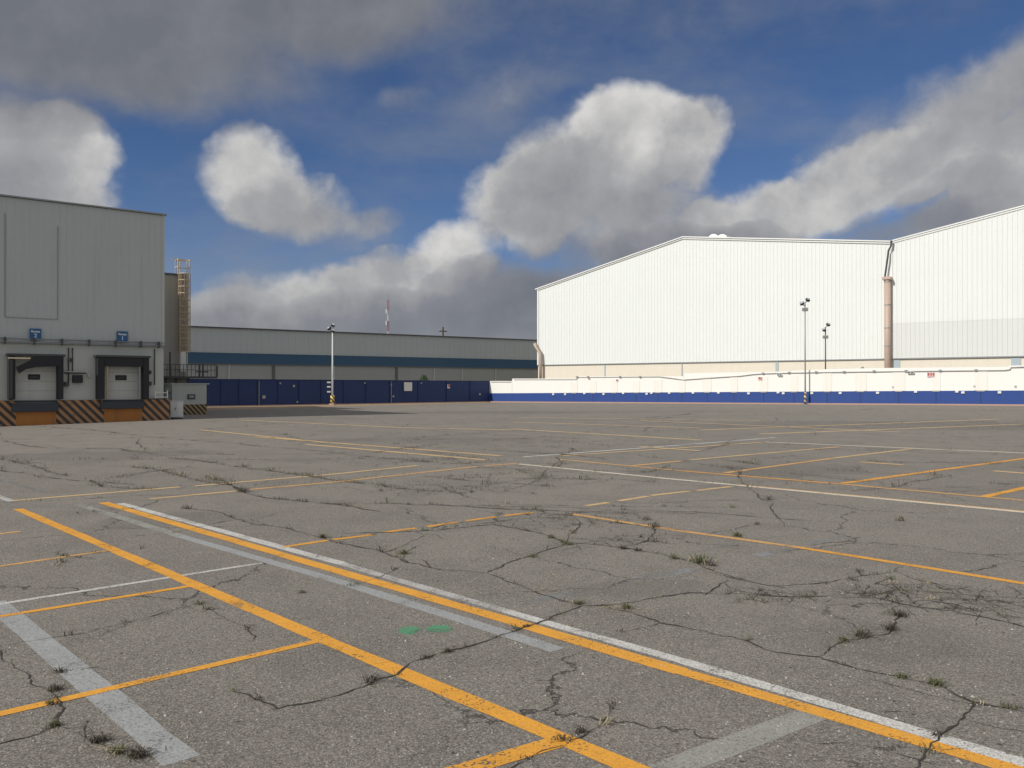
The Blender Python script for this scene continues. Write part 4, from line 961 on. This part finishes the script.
MB().tube([(0, 0, 0), (0, 0, HU)], .16, 8).build('pole', M['bark'], up); MB().box(-.8, .8, -.08, .08, HU - .9, HU - .7).build('crossarm', M['bark'], up)
for x in (-.7, 0, .7): MB().tube([(x, 0, HU - .69), (x, 0, HU - .45)], .06, 6).build('insulator', M['conduit'], up)
SB = at(423.5, 384, 90.5)
sh = thing('shrub', 'small green shrub top showing over the navy wall', 'shrub', (SB.x, SB.y, 0))
lf = MB(); rnd = random.Random(3)
zt_ = at(423, 374.5, 90.5).z
for k in range(900):
    a_ = rnd.uniform(0, 6.28); rr = rnd.uniform(.15, 1) ** .6; hh = rnd.uniform(.25, 1); w_ = .95 * math.sin(math.pi * min(1, hh * .75 + .15)) * rr
    p_ = Vector((w_ * math.cos(a_), w_ * math.sin(a_), hh * zt_ * (1 - .12 * rnd.random() * rr)))
    t1 = Vector((rnd.uniform(-1, 1), rnd.uniform(-1, 1), rnd.uniform(-.4, 1))).normalized() * .10; t2 = t1.orthogonal().normalized() * .045
    lf.quad(p_ - t1, p_ + t2, p_ + t1, p_ - t2)
lf.build('foliage', M['leaf'], sh)
MB().tube([(0, 0, 0), (.05, 0, zt_ * .6)], .06, 6, .03).build('stem', M['bark'], sh)

# ================================================================== weeds in the cracks
def blades(mb_, c, n, h, spread, rnd, lie=0.5):
    for _ in range(n):
        a_ = rnd.uniform(0, 6.283); L = h * rnd.uniform(.45, 1.15); w_ = rnd.uniform(.0012, .0026) * (1 + h * 6)
        b0 = c + Vector((rnd.gauss(0, spread), rnd.gauss(0, spread), 0)); dr = Vector((math.cos(a_), math.sin(a_), 0)); sd = Vector((-dr.y, dr.x, 0)) * w_
        lean = rnd.uniform(.2, 1.0) * lie * 1.6
        m1 = b0 + dr * (L * .4 * lean) + Vector((0, 0, L * .55)); m2 = b0 + dr * (L * 1.0 * lean) + Vector((0, 0, L * (.95 - .35 * lean)))
        i = len(mb_.v)
        mb_.v += [tuple(b0 - sd), tuple(b0 + sd), tuple(m1 + sd * .8), tuple(m1 - sd * .8), tuple(m2)]
        mb_.f += [(i, i + 1, i + 2, i + 3), (i + 3, i + 2, i + 4)]
rnd = random.Random(11)
TUFTS = [
 (700,563,.16,34,'g','largest spiky weed tuft right of centre in the long crack'),
 (712,566,.07,18,'d','low dark weed clump touching the largest spiky tuft'),
 (675,559,.09,20,'g','weed tuft just left of the largest spiky tuft'),
 (626,609,.075,26,'g','green and straw weed patch at the crack junction above the double line'),
 (737,536.5,.10,26,'g','bright green weed on the thin orange line right of centre'),
 (654,527,.12,20,'d','brownish weed tuft where the orange line meets the curved crack'),
 (646,520,.12,12,'d','sparse upright weed just above the orange line near the curved crack'),
 (899,616,.085,30,'d','topmost dark weed of the side crack on the right'),
 (891,630,.085,30,'d','dark spreading weed below the topmost one of the right side crack'),
 (861,637,.10,18,'d','tall thin dark weed on the right side crack'),
 (843,641,.06,16,'g','low weed at the lower left of the right side crack'),
 (936,685,.055,40,'g','dense green weed cushion on the crack at lower right'),
 (902,678,.045,24,'g','smaller green weed left of the dense cushion at lower right'),
 (403,554,.09,26,'g','weed tuft at the left end of the cracked loop, middle of the lot'),
 (568,545,.08,20,'g','upright weed at the crack fork below the broken patch'),
 (533,557,.06,20,'g','low weed midway up the crack left of centre'),
 (552,538,.07,20,'g','green weeds at the rim of the broken patch'),
 (623,549,.09,18,'d','upright weed below the curved crack'),
 (637,551,.07,20,'d','dark weed clump right of the upright weed below the curved crack'),
 (323,538,.09,28,'g','green weed at the end of the dashed orange line on the left'),
 (578,604,.06,22,'g','dark green weed at the crack junction nearest the double line'),
 (527,627,.03,20,'d','flat weed squeezed in the crack across the double orange line'),
 (448,652,.045,18,'d','small dark weed on the crack above the thick orange line'),
 (426,658,.04,14,'d','small flat weed on the crack, left of its darker twin'),
 (374,680,.045,16,'d','dark weed below the thick orange line'),
 (562,741,.05,14,'d','flat star shaped weed lying on the orange corner at the bottom'),
 (580,733,.06,14,'d','upright weed beside the orange corner at the bottom'),
 (56,690,.05,34,'d','dark bristly weed above the orange line at lower left'),
 (52,704,.05,20,'g','sprawling weed just touching the orange line at lower left'),
 (53,726,.045,30,'g','brown green weed below the orange line at lower left'),
 (98,742,.05,40,'d','dark dry weed mound near the bottom left corner'),
 (118,753,.045,30,'g','dry weed mixed with straw near the bottom left corner'),
 (138,757,.065,40,'d','spiky dark weed nearest the camera at bottom left'),
 (60,672,.05,18,'d','thin dark weed highest of the lower left cluster'),
 (199,604,.05,16,'g','small weed on the crack inside the left parking bay'),
 (302,593,.04,18,'g','small green weed between the thick orange line and the grey line'),
 (940,736,.04,14,'d','flat weed where the right crack meets the double line'),
 (900,521,.14,10,'d','thin lone weed on open asphalt at right'),
 (768,500,.13,14,'d','dark weed just below the long cream line'),
 (244,492,.16,26,'d','dark weed bunch on the far crack at left'),
]
weed_grp = 'weed tufts growing in the asphalt cracks'
for px, py, h, n, c_, lab in TUFTS:
    g = gpt(px, py); t = thing('weed_tuft', lab, 'weed', (g.x, g.y, g.z + .002), 0, weed_grp)
    h *= .8
    m1 = MB(); blades(m1, Vector((0, 0, 0)), n * 2, h * 1.05, .008 + h * .20, rnd, 1.15); m1.build('blades', M['weed_green' if c_ == 'g' else 'weed_dark'], t)
    m2 = MB(); blades(m2, Vector((0, 0, 0)), n // 3 + 2, h * .7, .02 + h * .35, rnd, 1.1); m2.build('dry_blades', M['weed_straw' if c_ == 'g' else 'weed_green'], t)
# tiny sprigs along every crack (ground cover)
sg, sd_, ss_ = MB(), MB(), MB()
for (p, w) in crack_pts:
    near = p.y < 14
    if rnd.random() > (.22 if near else .5) * w: continue
    clump = math.sin(p.x * 3.1 + 1.7) * math.sin(p.y * 2.3 + .4)
    if clump < -.1 and rnd.random() < .6: continue
    h = rnd.uniform(.012, .045) * (1 + max(0, p.y - 5) * .10) if near else rnd.uniform(.03, .085) * (1 + p.y * .008)
    if rnd.random() < .10 and p.y < 20: h *= 2.0
    blades(sg if rnd.random() < .35 else (sd_ if rnd.random() < .85 else ss_), Vector((p.x, p.y, gz(p.x, p.y) + .002)), rnd.randint(5, 16), h, .022 if near else .09, rnd, 1.1)
for _ in range(1500):    # scattered far sprigs on the open lot
    y = 14 + 50 * rnd.random() ** 1.3; x = rnd.uniform(-.62, .62) * y
    if x < -15 and y > 30: continue
    if math.sin(x * .35 + 1.3) + math.sin(y * .5 + x * .1) < .2: continue
    blades(sd_ if rnd.random() < .6 else sg, Vector((x, y, gz(x, y) + .002)), rnd.randint(4, 12), rnd.uniform(.03, .07), .10, rnd, .9)
for px, py, rx, ry, rot in PATCHES[:6]:
    g = gpt(px, py)
    for _ in range(50):
        x = g.x + rnd.gauss(0, rx * .4); y = g.y + rnd.gauss(0, ry * .45)
        blades(sd_ if rnd.random() < .7 else sg, Vector((x, y, gz(x, y) + .002)), rnd.randint(4, 9), rnd.uniform(.01, .03) * (1 if g.y < 10 else 1.8), .03, rnd, 1.1)
for o_, nm, mt_ in ((sg, 'green_weeds', 'weed_green'), (sd_, 'dark_weeds', 'weed_dark'), (ss_, 'dry_weeds', 'weed_straw')):
    o = kind(o_.build(nm, M[mt_]), 'stuff'); o['label'] = {'green_weeds': 'tiny green weeds sprouting along the asphalt cracks', 'dark_weeds': 'tiny dark dead weeds along the asphalt cracks', 'dry_weeds': 'straw coloured dry weeds along the asphalt cracks'}[nm]; o['category'] = 'weeds'
# straw debris and loose gravel
st_ = MB()
for cx_, cy_, n_ in ((540,590,30),(560,593,20),(545,560,16),(556,577,22),(612,609,40),(102,750,26),(112,752,20),(640,612,16)):
    for _ in range(n_):
        g = gpt(cx_ + rnd.gauss(0, 9), cy_ + rnd.gauss(0, 1.6)); a_ = rnd.gauss(-.5, .5); L = rnd.uniform(.010, .035); dd = Vector((math.cos(a_), math.sin(a_), 0))
        st_.tube([g + Vector((0, 0, .014)), g + dd * L + Vector((0, 0, .016))], .0011, 4)
o = kind(st_.build('straw_litter', M['weed_straw']), 'stuff'); o['label'] = 'pale straw litter lying beside the cracks'; o['category'] = 'straw'
gv = MB()
for _ in range(2600):
    y = 2.6 + 11 * rnd.random() ** 1.4; x = rnd.uniform(-.66, .66) * y; s_ = rnd.uniform(.0025, .0075) * (1 if rnd.random() < .93 else 1.8)
    i = len(gv.v); a_ = rnd.uniform(0, 3)
    for dx, dy, dz in ((1,0,0),(0,1,0),(-1,0,0),(0,-1,0),(.1,.1,.8)):
        qx = (dx * math.cos(a_) - dy * math.sin(a_)) * s_ * rnd.uniform(.7, 1.3); qy = (dx * math.sin(a_) + dy * math.cos(a_)) * s_ * rnd.uniform(.7, 1.3)
        gv.v.append((x + qx, y + qy, .001 + dz * s_))
    gv.f += [(i, i + 1, i + 4), (i + 1, i + 2, i + 4), (i + 2, i + 3, i + 4), (i + 3, i, i + 4)]
o = kind(gv.build('loose_gravel', M['stone']), 'stuff'); o['label'] = 'small pale grit scattered over the asphalt'; o['category'] = 'gravel'
